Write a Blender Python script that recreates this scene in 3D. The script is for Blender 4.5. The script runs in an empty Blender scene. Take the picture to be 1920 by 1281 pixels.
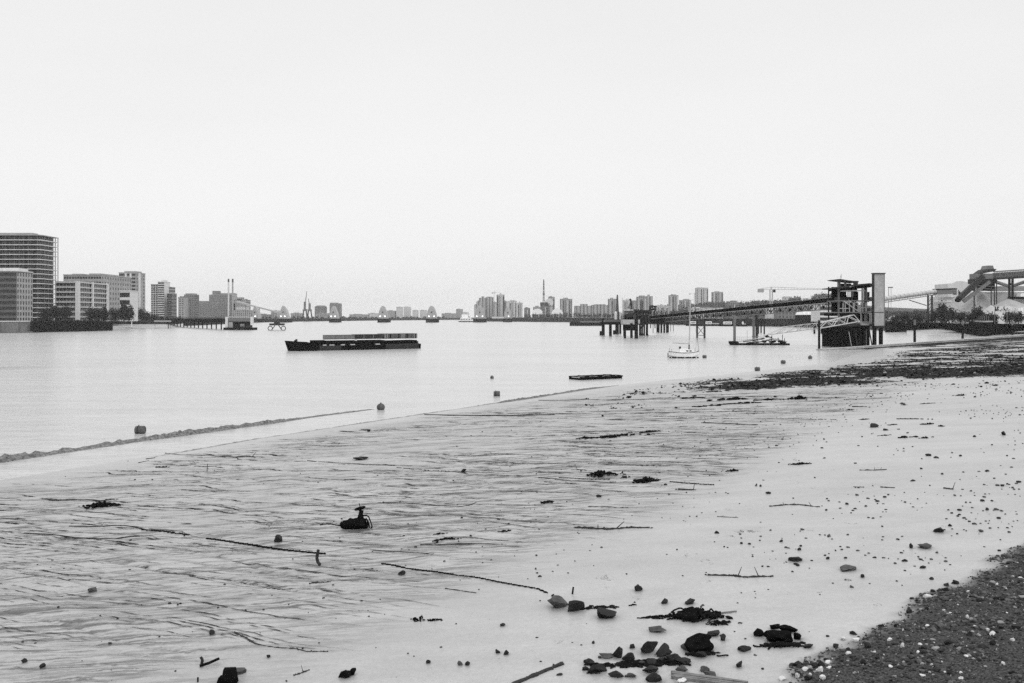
import bpy, math, random
import numpy as np
from mathutils import Vector, Matrix
R=math.radians
C=bpy.context.scene.collection
S=bpy.context.scene
# ---------------------------------------------------------------- camera, sky, sun, exposure
F=1867.0; HY=594.5; CH=8.0
cam=bpy.data.cameras.new('camera'); co=bpy.data.objects.new('camera',cam); C.objects.link(co)
cam.sensor_width=36; cam.lens=36*F/1920; cam.shift_y=-(640.5-HY)/1920
cam.clip_start=0.3; cam.clip_end=30000
co.location=(0,0,CH); co.rotation_euler=(R(90),0,0); S.camera=co
W_=bpy.data.worlds.new("World"); S.world=W_; W_.use_nodes=True
nt=W_.node_tree; N=nt.nodes; L=nt.links
bg=N['Background']
SUN_EL,SUN_AZ=R(48),R(150)
sky=N.new('ShaderNodeTexSky'); sky.sky_type='NISHITA'; sky.sun_disc=False
sky.sun_elevation=SUN_EL; sky.sun_rotation=SUN_AZ; sky.dust_density=4
bw=N.new('ShaderNodeRGBToBW'); L.new(sky.outputs[0],bw.inputs[0])
skm=N.new('ShaderNodeMath'); skm.operation='MULTIPLY'; skm.inputs[1].default_value=0.35; L.new(bw.outputs[0],skm.inputs[0])
# even cloud layer: nearly flat near the horizon, brighter towards the zenith as under real overcast
tc=N.new('ShaderNodeTexCoord'); sx=N.new('ShaderNodeSeparateXYZ'); L.new(tc.outputs['Generated'],sx.inputs[0])
cr=N.new('ShaderNodeValToRGB'); L.new(sx.outputs[2],cr.inputs[0])
e=cr.color_ramp.elements; e[0].position=0.0; e[0].color=(.535,.535,.535,1); e[1].position=1.0; e[1].color=(1,1,1,1)
x=e.new(.08); x.color=(.525,.525,.525,1)
x=e.new(.32); x.color=(.50,.50,.50,1)
x=e.new(.6); x.color=(.75,.75,.75,1)
cl=N.new('ShaderNodeTexNoise'); cl.inputs['Scale'].default_value=2.2; cl.inputs['Detail'].default_value=3
mp=N.new('ShaderNodeMapping'); mp.inputs['Scale'].default_value=(1,1,4); L.new(tc.outputs['Generated'],mp.inputs[0]); L.new(mp.outputs[0],cl.inputs[0])
cm=N.new('ShaderNodeMapRange'); cm.inputs['From Min'].default_value=.3; cm.inputs['From Max'].default_value=.7
cm.inputs['To Min'].default_value=.975; cm.inputs['To Max'].default_value=1.02; L.new(cl.outputs[0],cm.inputs[0])
m1=N.new('ShaderNodeMath'); m1.operation='MULTIPLY'; L.new(cr.outputs[0],m1.inputs[0]); L.new(cm.outputs[0],m1.inputs[1])
m2=N.new('ShaderNodeMath'); m2.operation='MULTIPLY'; m2.inputs[1].default_value=15.4; L.new(m1.outputs[0],m2.inputs[0])
ad=N.new('ShaderNodeMath'); ad.operation='ADD'; L.new(m2.outputs[0],ad.inputs[0]); L.new(skm.outputs[0],ad.inputs[1])
L.new(ad.outputs[0],bg.inputs[0]); bg.inputs[1].default_value=0.10
sl=bpy.data.lights.new('sun','SUN'); sl.energy=0.8; sl.angle=R(30); sl.color=(1,1,1)
so=bpy.data.objects.new('sun',sl); C.objects.link(so)
so.rotation_euler=(R(90)-SUN_EL,0,R(180)-SUN_AZ+R(0))
S.view_settings.view_transform='Standard'; S.view_settings.look='None'
S.view_settings.exposure=0.0; S.view_settings.gamma=1.0
S.cycles.max_bounces=6; S.cycles.volume_bounces=1; S.cycles.use_denoising=False
S.cycles.use_adaptive_sampling=False
rng=random.Random(7); nr=np.random.RandomState(11)

# ---------------------------------------------------------------- helpers
MATS={}
def mat(name,v,rough=.8,var=.15,sc=1.0,spec=.4,bump=0.0,emit=None,stripe=None,metal=0,hi=None):
    """neutral grey procedural material: value v, mottled by two noises; stripe=(axis,period,value,duty)"""
    if name in MATS: return MATS[name]
    m=bpy.data.materials.new(name); m.use_nodes=True; n=m.node_tree.nodes; l=m.node_tree.links
    b=n['Principled BSDF']; b.inputs['Roughness'].default_value=rough; b.inputs['Specular IOR Level'].default_value=spec
    b.inputs['Metallic'].default_value=metal
    t=n.new('ShaderNodeTexCoord'); no=n.new('ShaderNodeTexNoise'); no.inputs['Scale'].default_value=sc; no.inputs['Detail'].default_value=6
    no.inputs['Roughness'].default_value=.65
    l.new(t.outputs['Object'],no.inputs[0])
    mr=n.new('ShaderNodeMapRange'); mr.inputs['From Min'].default_value=.3; mr.inputs['From Max'].default_value=.7
    lo_=v*(1-var); hi_=(hi if hi is not None else v*(1+var))
    mr.inputs['To Min'].default_value=lo_; mr.inputs['To Max'].default_value=hi_; l.new(no.outputs[0],mr.inputs[0])
    out=mr.outputs[0]
    for st in (stripe or []):
        ax,per,val,duty,ph=st
        sp=n.new('ShaderNodeSeparateXYZ'); l.new(t.outputs['Object'],sp.inputs[0])
        a=n.new('ShaderNodeMath'); a.operation='MULTIPLY_ADD'; a.inputs[1].default_value=1/per; a.inputs[2].default_value=ph; l.new(sp.outputs[ax],a.inputs[0])
        f=n.new('ShaderNodeMath'); f.operation='FRACT'; l.new(a.outputs[0],f.inputs[0])
        g=n.new('ShaderNodeMath'); g.operation='LESS_THAN'; g.inputs[1].default_value=duty; l.new(f.outputs[0],g.inputs[0])
        mx=n.new('ShaderNodeMix'); mx.data_type='FLOAT'; l.new(g.outputs[0],mx.inputs[0]); l.new(out,mx.inputs[2]); mx.inputs[3].default_value=val
        out=mx.outputs[0]
    l.new(out,b.inputs['Base Color'])
    if bump:
        bp=n.new('ShaderNodeBump'); bp.inputs['Strength'].default_value=bump; bp.inputs['Distance'].default_value=.05
        l.new(no.outputs[0],bp.inputs['Height']); l.new(bp.outputs[0],b.inputs['Normal'])
    if emit: b.inputs['Emission Color'].default_value=(1,1,1,1); b.inputs['Emission Strength'].default_value=emit
    MATS[name]=m; return m
WL={}
def P(px,py,Y): return Vector(((px-960)/F*Y,Y,CH-(py-HY)/F*Y))
def DW(py): return CH*F/(py-HY)
def tag(o,label=None,cat=None,group=None,kind=None):
    if label: o['label']=label
    if cat: o['category']=cat
    if group: o['group']=group
    if kind: o['kind']=kind
    return o
def thing(name,label,cat,loc,group=None):
    o=bpy.data.objects.new(name,None); o.empty_display_size=.2; C.objects.link(o); o.location=loc; WL[o.name]=Vector(loc)
    return tag(o,label,cat,group)
class M:
    def __init__(s): s.v=[]; s.f=[]
    def add(s,vs,fs):
        k=len(s.v); s.v+= [tuple(v) for v in vs]; s.f+=[tuple(i+k for i in f) for f in fs]; return s
    def box(s,c,d,rz=0,top=1.0):
        cx,cy,cz=c; x,y,z=d[0]/2,d[1]/2,d[2]/2; cs,sn=math.cos(rz),math.sin(rz); vs=[]
        for zz,t in ((-z,1),(z,top)):
            for a,b in ((-x,-y),(x,-y),(x,y),(-x,y)):
                a*=t;b*=t; vs.append((cx+a*cs-b*sn,cy+a*sn+b*cs,cz+zz))
        return s.add(vs,[(0,3,2,1),(4,5,6,7),(0,1,5,4),(1,2,6,5),(2,3,7,6),(3,0,4,7)])
    def bb(s,x0,x1,y0,y1,z0,z1): return s.box(((x0+x1)/2,(y0+y1)/2,(z0+z1)/2),(x1-x0,y1-y0,z1-z0))
    def tube(s,p,q,r1,r2=None,n=8,cap=True):
        p=Vector(p);q=Vector(q); r2=r1 if r2 is None else r2; d=q-p
        if d.length<1e-6: return s
        d.normalize(); a=d.orthogonal().normalized()
        if abs(d.z)<.99: a=d.cross(Vector((0,0,1))).normalized()
        b=d.cross(a); vs=[]
        for c,r in ((p,r1),(q,r2)):
            for i in range(n):
                t=2*math.pi*(i+.5)/n; vs.append(c+a*(r*math.cos(t))+b*(r*math.sin(t)))
        fs=[(i,(i+1)%n,n+(i+1)%n,n+i) for i in range(n)]
        if cap: fs+=[tuple(range(n-1,-1,-1)),tuple(range(n,2*n))]
        return s.add(vs,fs)
    def beam(s,p,q,w,h=None): return s.tube(p,q,w*.707,n=4) if h is None else s._beam(p,q,w,h)
    def _beam(s,p,q,w,h):
        p=Vector(p);q=Vector(q); d=(q-p).normalized(); a=d.cross(Vector((0,0,1)))
        a=a.normalized() if a.length>1e-4 else Vector((1,0,0)); b=a.cross(d); vs=[]
        for c in (p,q):
            for i,j in ((-1,-1),(1,-1),(1,1),(-1,1)): vs.append(c+a*(w/2*i)+b*(h/2*j))
        return s.add(vs,[(0,1,2,3),(7,6,5,4),(0,4,5,1),(1,5,6,2),(2,6,7,3),(3,7,4,0)])
    def path(s,pts,r,n=6,rf=None):
        for i in range(len(pts)-1):
            a=r if rf is None else rf(i/(len(pts)-1)); b=r if rf is None else rf((i+1)/(len(pts)-1)); s.tube(pts[i],pts[i+1],a,b,n)
        return s
    def prism(s,poly,y0,y1):      # poly in (x,z), extruded along y
        n=len(poly); vs=[(x,y0,z) for x,z in poly]+[(x,y1,z) for x,z in poly]
        return s.add(vs,[tuple(range(n-1,-1,-1))[::-1],tuple(range(n,2*n))[::-1]]+[((i+1)%n,i,n+i,n+(i+1)%n) for i in range(n)])
    def pad(s,poly,z0,z1):        # poly in (x,y), extruded up
        n=len(poly); vs=[(x,y,z0) for x,y in poly]+[(x,y,z1) for x,y in poly]
        return s.add(vs,[tuple(range(n-1,-1,-1)),tuple(range(n,2*n))]+[(i,(i+1)%n,n+(i+1)%n,n+i) for i in range(n)])
    def rock(s,c,d,rz=0,seed=0,rough=.25,sub=2,flat=True):
        V,Fc=ICO[sub]; r=np.random.RandomState(seed); ph=r.rand(6,3)*6.28; k=r.randn(6,3)*1.7
        w=sum(np.sin(V@k[i]+ph[i,0]) for i in range(6))/6
        w2=sum(np.sin((V@k[i])*3.1+ph[i,1]) for i in range(6))/6
        rr=1+rough*(w*1.6+w2*.9); A=V*rr[:,None]
        for j in range(10):                      # facets: chop with planes
            nn=r.randn(3); nn/=np.linalg.norm(nn); dd=A@nn; over=np.maximum(dd-(.50+.28*r.rand()),0); A=A-over[:,None]*nn
        A=A*np.array(d)/2; cs,sn=math.cos(rz),math.sin(rz)
        B=np.stack([A[:,0]*cs-A[:,1]*sn+c[0],A[:,0]*sn+A[:,1]*cs+c[1],A[:,2]+c[2]],1)
        return s.add(B.tolist(),Fc)
    def build(s,name,m,parent=None,smooth=False,origin=None):
        me=bpy.data.meshes.new(name)
        if parent is not None: o0=WL[parent.name]
        elif origin is not None: o0=Vector(origin)
        else:
            a=np.array(s.v); o0=Vector(((a[:,0].min()+a[:,0].max())/2,(a[:,1].min()+a[:,1].max())/2,a[:,2].min()))
        vs=[(v[0]-o0.x,v[1]-o0.y,v[2]-o0.z) for v in s.v]
        me.from_pydata(vs,[],s.f); me.update()
        if smooth: me.shade_smooth()
        me.materials.append(m if not isinstance(m,str) else MATS[m])
        o=bpy.data.objects.new(name,me); C.objects.link(o); WL[o.name]=o0
        if parent is not None: o.parent=parent
        else: o.location=o0
        return o
def ico(sub):
    import bmesh
    b=bmesh.new(); bmesh.ops.create_icosphere(b,subdivisions=sub,radius=1)
    v=np.array([x.co[:] for x in b.verts]); f=[tuple(q.index for q in x.verts) for x in b.faces]; b.free(); return v,f
ICO={1:ico(1),2:ico(2),3:ico(3)}
def one(name,label,cat,mb,m,group=None,kind=None,smooth=False): return tag(mb.build(name,m,None,smooth),label,cat,group,kind)
def npmesh(name,V,Fq,m,smooth=True):
    me=bpy.data.meshes.new(name); nv=len(V); nf=len(Fq); k=Fq.shape[1]
    me.vertices.add(nv); me.vertices.foreach_set('co',V.astype(np.float32).ravel())
    me.loops.add(nf*k); me.loops.foreach_set('vertex_index',Fq.astype(np.int32).ravel())
    me.polygons.add(nf); me.polygons.foreach_set('loop_start',np.arange(0,nf*k,k,dtype=np.int32)); me.polygons.foreach_set('loop_total',np.full(nf,k,dtype=np.int32))
    me.polygons.foreach_set('use_smooth',np.full(nf,smooth)); me.update(calc_edges=True); me.validate()
    me.materials.append(m); o=bpy.data.objects.new(name,me); C.objects.link(o); WL[o.name]=Vector((0,0,0)); return o
# ---- numpy gradient noise
_pm=np.random.RandomState(5).permutation(256); _pm=np.concatenate([_pm,_pm,_pm]); _an=np.random.RandomState(6).rand(256)*6.2832
def pn(x,y):
    xi=np.floor(x).astype(int); yi=np.floor(y).astype(int); xf=x-xi; yf=y-yi; xi&=255; yi&=255
    def g(a,b,dx,dy):
        t=_an[_pm[_pm[a&255]+(b&255)]]; return np.cos(t)*dx+np.sin(t)*dy
    u=xf*xf*xf*(xf*(xf*6-15)+10); w=yf*yf*yf*(yf*(yf*6-15)+10)
    a=g(xi,yi,xf,yf); b=g(xi+1,yi,xf-1,yf); c=g(xi,yi+1,xf,yf-1); d=g(xi+1,yi+1,xf-1,yf-1)
    return ((a*(1-u)+b*u)*(1-w)+(c*(1-u)+d*u)*w)*1.4
def fb(x,y,o=4):
    r=0;a=1;t=0
    for i in range(o): r=r+a*pn(x*2**i+17*i,y*2**i+9*i); t+=a; a*=.5
    return r/t
def sm(a,b,x):
    t=np.clip((x-a)/float(b-a),0,1); return t*t*(3-2*t)

# ---------------------------------------------------------------- shore geometry
SH=np.array([(-250,-301),(-106,-77),(-25.1,48.9),(-16.8,65.4),(-7.1,82.7),(0,94.8),(12.5,117),(35,145.7),(56,174.7),(98,269),(190,455),(420,900)],float)
def shore_s(X,Y):
    X=np.asarray(X,float);Y=np.asarray(Y,float); best=np.full(X.shape,1e9); sg=np.ones(X.shape)
    for i in range(len(SH)-1):
        a=SH[i]; d=SH[i+1]-a; l=np.hypot(*d); d=d/l
        rx=X-a[0]; ry=Y-a[1]; t=np.clip(rx*d[0]+ry*d[1],0,l)
        ds=np.hypot(rx-t*d[0],ry-t*d[1]); si=np.where(rx*d[1]-ry*d[0]>=0,1.,-1.)
        m=ds<best-1e-6; best=np.where(m,ds,best); sg=np.where(m,si,sg)
    return best*sg
UX,UY=.541,.841
def fields(X,Y):
    """height and material masks of the foreshore at world points"""
    s=shore_s(X,Y); u=X*UX+Y*UY; v=X*UY-Y*UX
    z=np.where(s>0,.065*s*(1-.35*sm(150,300,Y)),.08*s)
    z=np.maximum(z,-1.6)
    edge=43.1+.25*np.maximum(Y-13.5,-6)+.5*fb(u*.35,v*.35+3,3)+.35*fb(u*1.5,v*1.5,3)
    gr=sm(-.35,.35,s-edge)                                  # shingle bank
    z=z+gr*.05+np.maximum(s-edge,0)*.09
    # drainage rills running straight down the slope
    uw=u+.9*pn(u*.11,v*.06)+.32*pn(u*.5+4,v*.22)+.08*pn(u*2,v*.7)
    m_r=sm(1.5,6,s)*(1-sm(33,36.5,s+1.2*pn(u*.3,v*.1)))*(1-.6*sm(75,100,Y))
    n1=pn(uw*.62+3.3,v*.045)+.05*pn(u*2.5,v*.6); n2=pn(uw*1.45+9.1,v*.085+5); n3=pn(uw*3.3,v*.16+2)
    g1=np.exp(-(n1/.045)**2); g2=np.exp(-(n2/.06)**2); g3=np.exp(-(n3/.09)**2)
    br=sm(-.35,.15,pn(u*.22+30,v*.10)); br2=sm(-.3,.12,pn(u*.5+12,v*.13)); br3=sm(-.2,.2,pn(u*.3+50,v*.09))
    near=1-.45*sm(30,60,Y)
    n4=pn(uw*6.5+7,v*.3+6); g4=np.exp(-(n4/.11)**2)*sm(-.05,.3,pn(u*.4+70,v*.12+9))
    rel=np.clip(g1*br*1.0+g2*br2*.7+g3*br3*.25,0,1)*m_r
    z=z-.035*g1*br*m_r-.022*g2*br2*m_r-.01*g3*br3*m_r + m_r*.05*pn(uw*1.1,v*.09)*near+m_r*.02*pn(uw*2.6,v*.2)*near+ .012*pn(u*.15,v*.15)
    dirty=sm(24,32,s)*(1-sm(34,37,s))*(1-sm(60,95,Y))*sm(-.25,.25,pn(u*.35+7,v*.5+1))*.9       # grey silty patches along the rill ends
    # stony weed-covered flat further along
    q=Y+10*fb(X*.05,Y*.03,3)+3*fb(X*.3,Y*.1+8,3)
    s2=s+3*fb(X*.1,Y*.06,3)
    reg=sm(88,96,q)*sm(5,13,s2)
    patch=fb(X*.10+3,Y*.05+1,4)
    dense=np.exp(-((q-104)/13)**2)*sm(14,26,s2)
    upper=sm(118,150,q)
    w=reg*np.clip(.80+.8*dense-2.6*np.maximum(patch-.02,0)-.06*upper+.9*fb(X*.35,Y*.16,3),0,1)
    fd=((X-74.3)*62.-(Y-239.)*80.7)/101.8
    foot=sm(12,3,fd+3*pn(X*.2,Y*.2))*sm(-.5,1,fd)*sm(150,190,Y)
    w=np.clip(w+foot*.8*(pn(X*.3,Y*.15)+.55),0,1)
    dirty=np.clip(dirty+sm(112,150,q)*sm(8,20,s)*.45,0,1)
    z=z+w*(.10*fb(X*1.1,Y*.9,3)+.05)
    return z,rel,w,gr,dirty,s
def ground(X,Y):
    return float(fields(np.array([X],float),np.array([Y],float))[0][0])
def G(px,py):
    """point of the foreshore seen at a pixel"""
    z=1.5
    for i in range(12):
        Y=(CH-z)*F/(py-HY); X=(px-960)/F*Y
        z=.5*z+.5*max(ground(X,Y),0) if i>2 else max(ground(X,Y),0)
    return Vector((X,Y,z))
def GW(px,py): Y=DW(py); return Vector(((px-960)/F*Y,Y,0))

# ---------------------------------------------------------------- setting: ground, foreshore, river
def node_noise(n,l,src,scale,rot=0,scl=(1,1,1),detail=5,rough=.6):
    mp=n.new('ShaderNodeMapping'); mp.vector_type='POINT'; mp.inputs['Rotation'].default_value=(0,0,rot); mp.inputs['Scale'].default_value=scl
    l.new(src,mp.inputs[0]); no=n.new('ShaderNodeTexNoise'); no.inputs['Scale'].default_value=scale; no.inputs['Detail'].default_value=detail; no.inputs['Roughness'].default_value=rough
    l.new(mp.outputs[0],no.inputs[0]); return no.outputs[0]
def MR(n,l,src,a,b,c,d):
    m=n.new('ShaderNodeMapRange'); m.inputs['From Min'].default_value=a; m.inputs['From Max'].default_value=b; m.inputs['To Min'].default_value=c; m.inputs['To Max'].default_value=d
    l.new(src,m.inputs[0]); return m.outputs[0]
def MIX(n,l,f,a,b):
    m=n.new('ShaderNodeMix'); m.data_type='FLOAT'; l.new(f,m.inputs[0])
    for i,x in ((2,a),(3,b)):
        if isinstance(x,(int,float)): m.inputs[i].default_value=x
        else: l.new(x,m.inputs[i])
    return m.outputs[0]
def MA(n,l,op,a,b):
    m=n.new('ShaderNodeMath'); m.operation=op
    for i,x in ((0,a),(1,b)):
        if isinstance(x,(int,float)): m.inputs[i].default_value=x
        else: l.new(x,m.inputs[i])
    return m.outputs[0]
AZ=math.atan2(UX,UY)      # rotates world so that x runs down the slope and y along the shore
def mud_material():
    m=bpy.data.materials.new('wet_mud'); m.use_nodes=True; n=m.node_tree.nodes; l=m.node_tree.links; b=n['Principled BSDF']
    g=n.new('ShaderNodeNewGeometry').outputs['Position']
    def att(k): a=n.new('ShaderNodeAttribute'); a.attribute_name=k; return a.outputs['Fac']
    wn_=n.new('ShaderNodeTexNoise'); wn_.inputs['Scale'].default_value=1.6; wn_.inputs['Detail'].default_value=5; wn_.inputs['Roughness'].default_value=.7; l.new(g,wn_.inputs[0])
    ws=n.new('ShaderNodeVectorMath'); ws.operation='SCALE'; ws.inputs['Scale'].default_value=.42; l.new(wn_.outputs['Color'],ws.inputs[0])
    wa=n.new('ShaderNodeVectorMath'); wa.operation='ADD'; l.new(g,wa.inputs[0]); l.new(ws.outputs[0],wa.inputs[1]); gw=wa.outputs[0]
    damp=att('damp')
    rill,weed,grav,dirt=att('rill'),att('weed'),att('gravel'),att('silt')
    mask=att('rillmask')
    fine=node_noise(n,l,gw,1.0,AZ,(1.0,8.5,1),6,.68)      # hair-thin runnels
    fine2=node_noise(n,l,g,1.0,AZ,(.22,2.6,1),5,.6)
    spk=node_noise(n,l,g,9,0,(1,1,1),5,.7)
    spk2=node_noise(n,l,g,38,0,(1,1,1),3,.7)
    broad=node_noise(n,l,g,.13,AZ,(.6,1.3,1),4,.55)
    base=MR(n,l,broad,.3,.7,MUD*.88,MUD*1.08)
    base=MA(n,l,'MULTIPLY',base,MR(n,l,spk,.3,.7,.88,1.09))
    base=MA(n,l,'MULTIPLY',base,MR(n,l,spk2,.3,.7,.84,1.12))
    base=MA(n,l,'MULTIPLY',base,MR(n,l,node_noise(n,l,g,.55,AZ,(.7,1.4,1),6,.7),.32,.66,.86,1.05))
    thr=MR(n,l,fine,.52,.60,0,1); tx=MA(n,l,'MULTIPLY',thr,MA(n,l,'MULTIPLY',mask,MR(n,l,fine2,.48,.64,.0,.26)))
    base=MIX(n,l,tx,base,.09)
    def lines(sc,tmul,lo,hi,off):
        nn=node_noise(n,l,gw,1.0,AZ,sc,2,.5)
        a=MA(n,l,'ABSOLUTE',MA(n,l,'SUBTRACT',nn,off),0); ln=MR(n,l,a,0.0,tmul,1,0)
        bk=MR(n,l,node_noise(n,l,g,1.0,AZ,(sc[0]*2.2,sc[1]*.5,1),3,.6),lo,hi,0,1)
        return MA(n,l,'MULTIPLY',MA(n,l,'MULTIPLY',ln,bk),mask)
    base=MIX(n,l,lines((.07,.95,1),.030,.46,.56,.5),base,.012)  # these dark lines put the shade of rill sides into the mud colour
    base=MIX(n,l,lines((.10,1.9,1),.040,.47,.57,.47),base,.015)
    base=MIX(n,l,lines((.12,3.6,1),.055,.48,.58,.52),base,.025)
    base=MIX(n,l,lines((.25,8.0,1),.07,.50,.60,.5),base,.05)
    base=MIX(n,l,MA(n,l,'MULTIPLY',dirt,MR(n,l,fine,.47,.58,.0,.6)),base,.07)
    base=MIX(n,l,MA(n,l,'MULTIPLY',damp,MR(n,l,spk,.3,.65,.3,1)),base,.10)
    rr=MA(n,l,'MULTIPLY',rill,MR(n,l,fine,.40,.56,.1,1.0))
    base=MIX(n,l,MA(n,l,'MULTIPLY',rr,.55),base,.06)  # grooves darkened in colour for their shaded, camera-facing sides
    wn=MA(n,l,'ADD',MR(n,l,node_noise(n,l,g,1.1,0,(1,.45,1),8,.85),.34,.66,0,1),MA(n,l,'MULTIPLY',weed,.85)); wd=MR(n,l,wn,.88,1.02,0,1)
    base=MIX(n,l,wd,base,MR(n,l,spk2,.3,.7,.008,.045))
    gv=MR(n,l,node_noise(n,l,g,26,0,(1,1,1),4,.9),.38,.62,.010,.10)
    base=MIX(n,l,grav,base,gv)
    l.new(base,b.inputs['Base Color'])
    ro=MR(n,l,spk,.3,.7,.30,.45); ro=MIX(n,l,grav,ro,.9); ro=MIX(n,l,wd,ro,.8); l.new(ro,b.inputs['Roughness'])
    sp_=MIX(n,l,rr,.5,.12); sp_=MIX(n,l,wd,sp_,0.0); sp_=MIX(n,l,grav,sp_,0.0); l.new(sp_,b.inputs['Specular IOR Level'])
    h=MA(n,l,'ADD',MA(n,l,'MULTIPLY',fine,MR(n,l,mask,0,1,.15,.8)),MA(n,l,'MULTIPLY',spk,.35)); h=MA(n,l,'ADD',h,MA(n,l,'MULTIPLY',spk2,MIX(n,l,grav,.06,.6)))
    bp=n.new('ShaderNodeBump'); bp.inputs['Strength'].default_value=.5; bp.inputs['Distance'].default_value=.03; l.new(h,bp.inputs['Height']); l.new(bp.outputs[0],b.inputs['Normal'])
    return m
MUD=.35
def foreshore():
    nc,nrw=760,1150
    th=np.linspace(R(-41),R(41),nc); d=12*np.exp(np.linspace(0,math.log(420/12.),nrw))
    T,D=np.meshgrid(th,d); X=D*np.tan(T)*.98; Y=D-5.5
    X=X.ravel();Y=Y.ravel()
    z,rel,w,gr,dt,s=fields(X,Y)
    # fine coarse-stone displacement on the shingle
    z=z+gr*.02*fb(X*5,Y*5,3)
    # beyond the causeway the flat falls away to the inlet
    cx,cy=CA[0],CA[1]; dx,dy=CB[0]-CA[0],CB[1]-CA[1]; ll=math.hypot(dx,dy)
    beh=-((X-cx)*dy-(Y-cy)*dx)/ll
    z=np.where((beh>1.2)&(Y>150),np.minimum(z,-1.0),z)
    idx=np.arange(nc*nrw).reshape(nrw,nc)
    Q=np.stack([idx[:-1,:-1].ravel(),idx[:-1,1:].ravel(),idx[1:,1:].ravel(),idx[1:,:-1].ravel()],1)
    keep=(s.reshape(nrw,nc)>-22); kk=(keep[:-1,:-1]|keep[1:,1:]).ravel(); Q=Q[kk]
    used=np.zeros(nc*nrw,bool); used[Q.ravel()]=True; re=np.cumsum(used)-1
    V=np.stack([X,Y,z],1)[used]; Q=re[Q]
    o=npmesh('foreshore',V,Q,mud_material())
    mk=(sm(1.5,6,s)*(1-sm(32,37,s))*(1-.8*sm(85,120,Y))*(1-w))
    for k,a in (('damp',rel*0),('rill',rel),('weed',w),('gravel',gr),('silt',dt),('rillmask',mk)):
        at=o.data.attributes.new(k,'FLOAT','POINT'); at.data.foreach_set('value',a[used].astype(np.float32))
    tag(o,kind='structure')
CA=(74.3,239.0); CB=(155.0,301.0)
foreshore()

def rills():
    r=np.random.RandomState(77); V=[];Q=[]; m=mat('rill_shade',.035,.9,.6,5,spec=.0)  # flat dark ribbons paint the shade of the rill sides onto the mud
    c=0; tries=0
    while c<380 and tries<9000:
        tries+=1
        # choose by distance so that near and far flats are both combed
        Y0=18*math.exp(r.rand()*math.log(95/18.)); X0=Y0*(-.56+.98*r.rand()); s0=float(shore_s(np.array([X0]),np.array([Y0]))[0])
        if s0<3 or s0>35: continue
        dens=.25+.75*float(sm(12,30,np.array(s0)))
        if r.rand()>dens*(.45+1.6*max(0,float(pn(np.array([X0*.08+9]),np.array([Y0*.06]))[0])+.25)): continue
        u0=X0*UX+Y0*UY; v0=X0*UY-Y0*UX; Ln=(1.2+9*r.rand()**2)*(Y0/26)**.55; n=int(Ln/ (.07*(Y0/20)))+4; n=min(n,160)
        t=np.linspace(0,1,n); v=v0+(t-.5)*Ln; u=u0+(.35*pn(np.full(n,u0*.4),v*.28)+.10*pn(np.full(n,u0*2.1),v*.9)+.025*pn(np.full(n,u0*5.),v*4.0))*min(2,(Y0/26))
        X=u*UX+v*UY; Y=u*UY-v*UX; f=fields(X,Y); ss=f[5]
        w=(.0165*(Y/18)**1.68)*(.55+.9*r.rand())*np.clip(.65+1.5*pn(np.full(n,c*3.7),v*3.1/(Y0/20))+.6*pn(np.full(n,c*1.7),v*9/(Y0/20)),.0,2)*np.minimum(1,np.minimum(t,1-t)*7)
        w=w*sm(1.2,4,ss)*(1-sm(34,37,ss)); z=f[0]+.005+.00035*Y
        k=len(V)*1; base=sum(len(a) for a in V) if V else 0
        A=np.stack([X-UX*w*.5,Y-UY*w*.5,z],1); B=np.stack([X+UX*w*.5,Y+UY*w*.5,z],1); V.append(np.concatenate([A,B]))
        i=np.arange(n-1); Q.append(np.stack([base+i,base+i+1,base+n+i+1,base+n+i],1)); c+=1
    # long evenly spaced ribbons of painted runnel shade combing the whole slope
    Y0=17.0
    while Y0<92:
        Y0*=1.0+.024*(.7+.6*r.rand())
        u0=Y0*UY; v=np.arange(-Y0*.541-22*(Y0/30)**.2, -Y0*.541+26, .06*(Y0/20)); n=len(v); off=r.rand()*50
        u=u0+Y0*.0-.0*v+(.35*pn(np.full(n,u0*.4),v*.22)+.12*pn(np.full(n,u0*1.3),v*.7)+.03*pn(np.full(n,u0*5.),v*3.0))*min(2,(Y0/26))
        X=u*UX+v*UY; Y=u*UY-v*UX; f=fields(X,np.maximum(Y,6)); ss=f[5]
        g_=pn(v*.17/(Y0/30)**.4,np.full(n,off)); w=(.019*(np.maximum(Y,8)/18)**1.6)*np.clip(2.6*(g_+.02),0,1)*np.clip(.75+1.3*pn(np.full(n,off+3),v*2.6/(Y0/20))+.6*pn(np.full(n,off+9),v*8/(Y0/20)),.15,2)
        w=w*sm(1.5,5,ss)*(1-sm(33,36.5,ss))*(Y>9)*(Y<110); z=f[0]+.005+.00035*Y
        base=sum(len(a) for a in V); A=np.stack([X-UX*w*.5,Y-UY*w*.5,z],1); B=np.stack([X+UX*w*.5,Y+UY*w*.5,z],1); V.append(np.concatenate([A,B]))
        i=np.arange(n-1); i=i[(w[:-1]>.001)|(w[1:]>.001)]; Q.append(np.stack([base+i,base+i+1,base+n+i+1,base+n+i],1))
    o=npmesh('foreshore_rill_shade',np.concatenate(V),np.concatenate(Q),m,False); tag(o,kind='structure')
rills()
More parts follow.
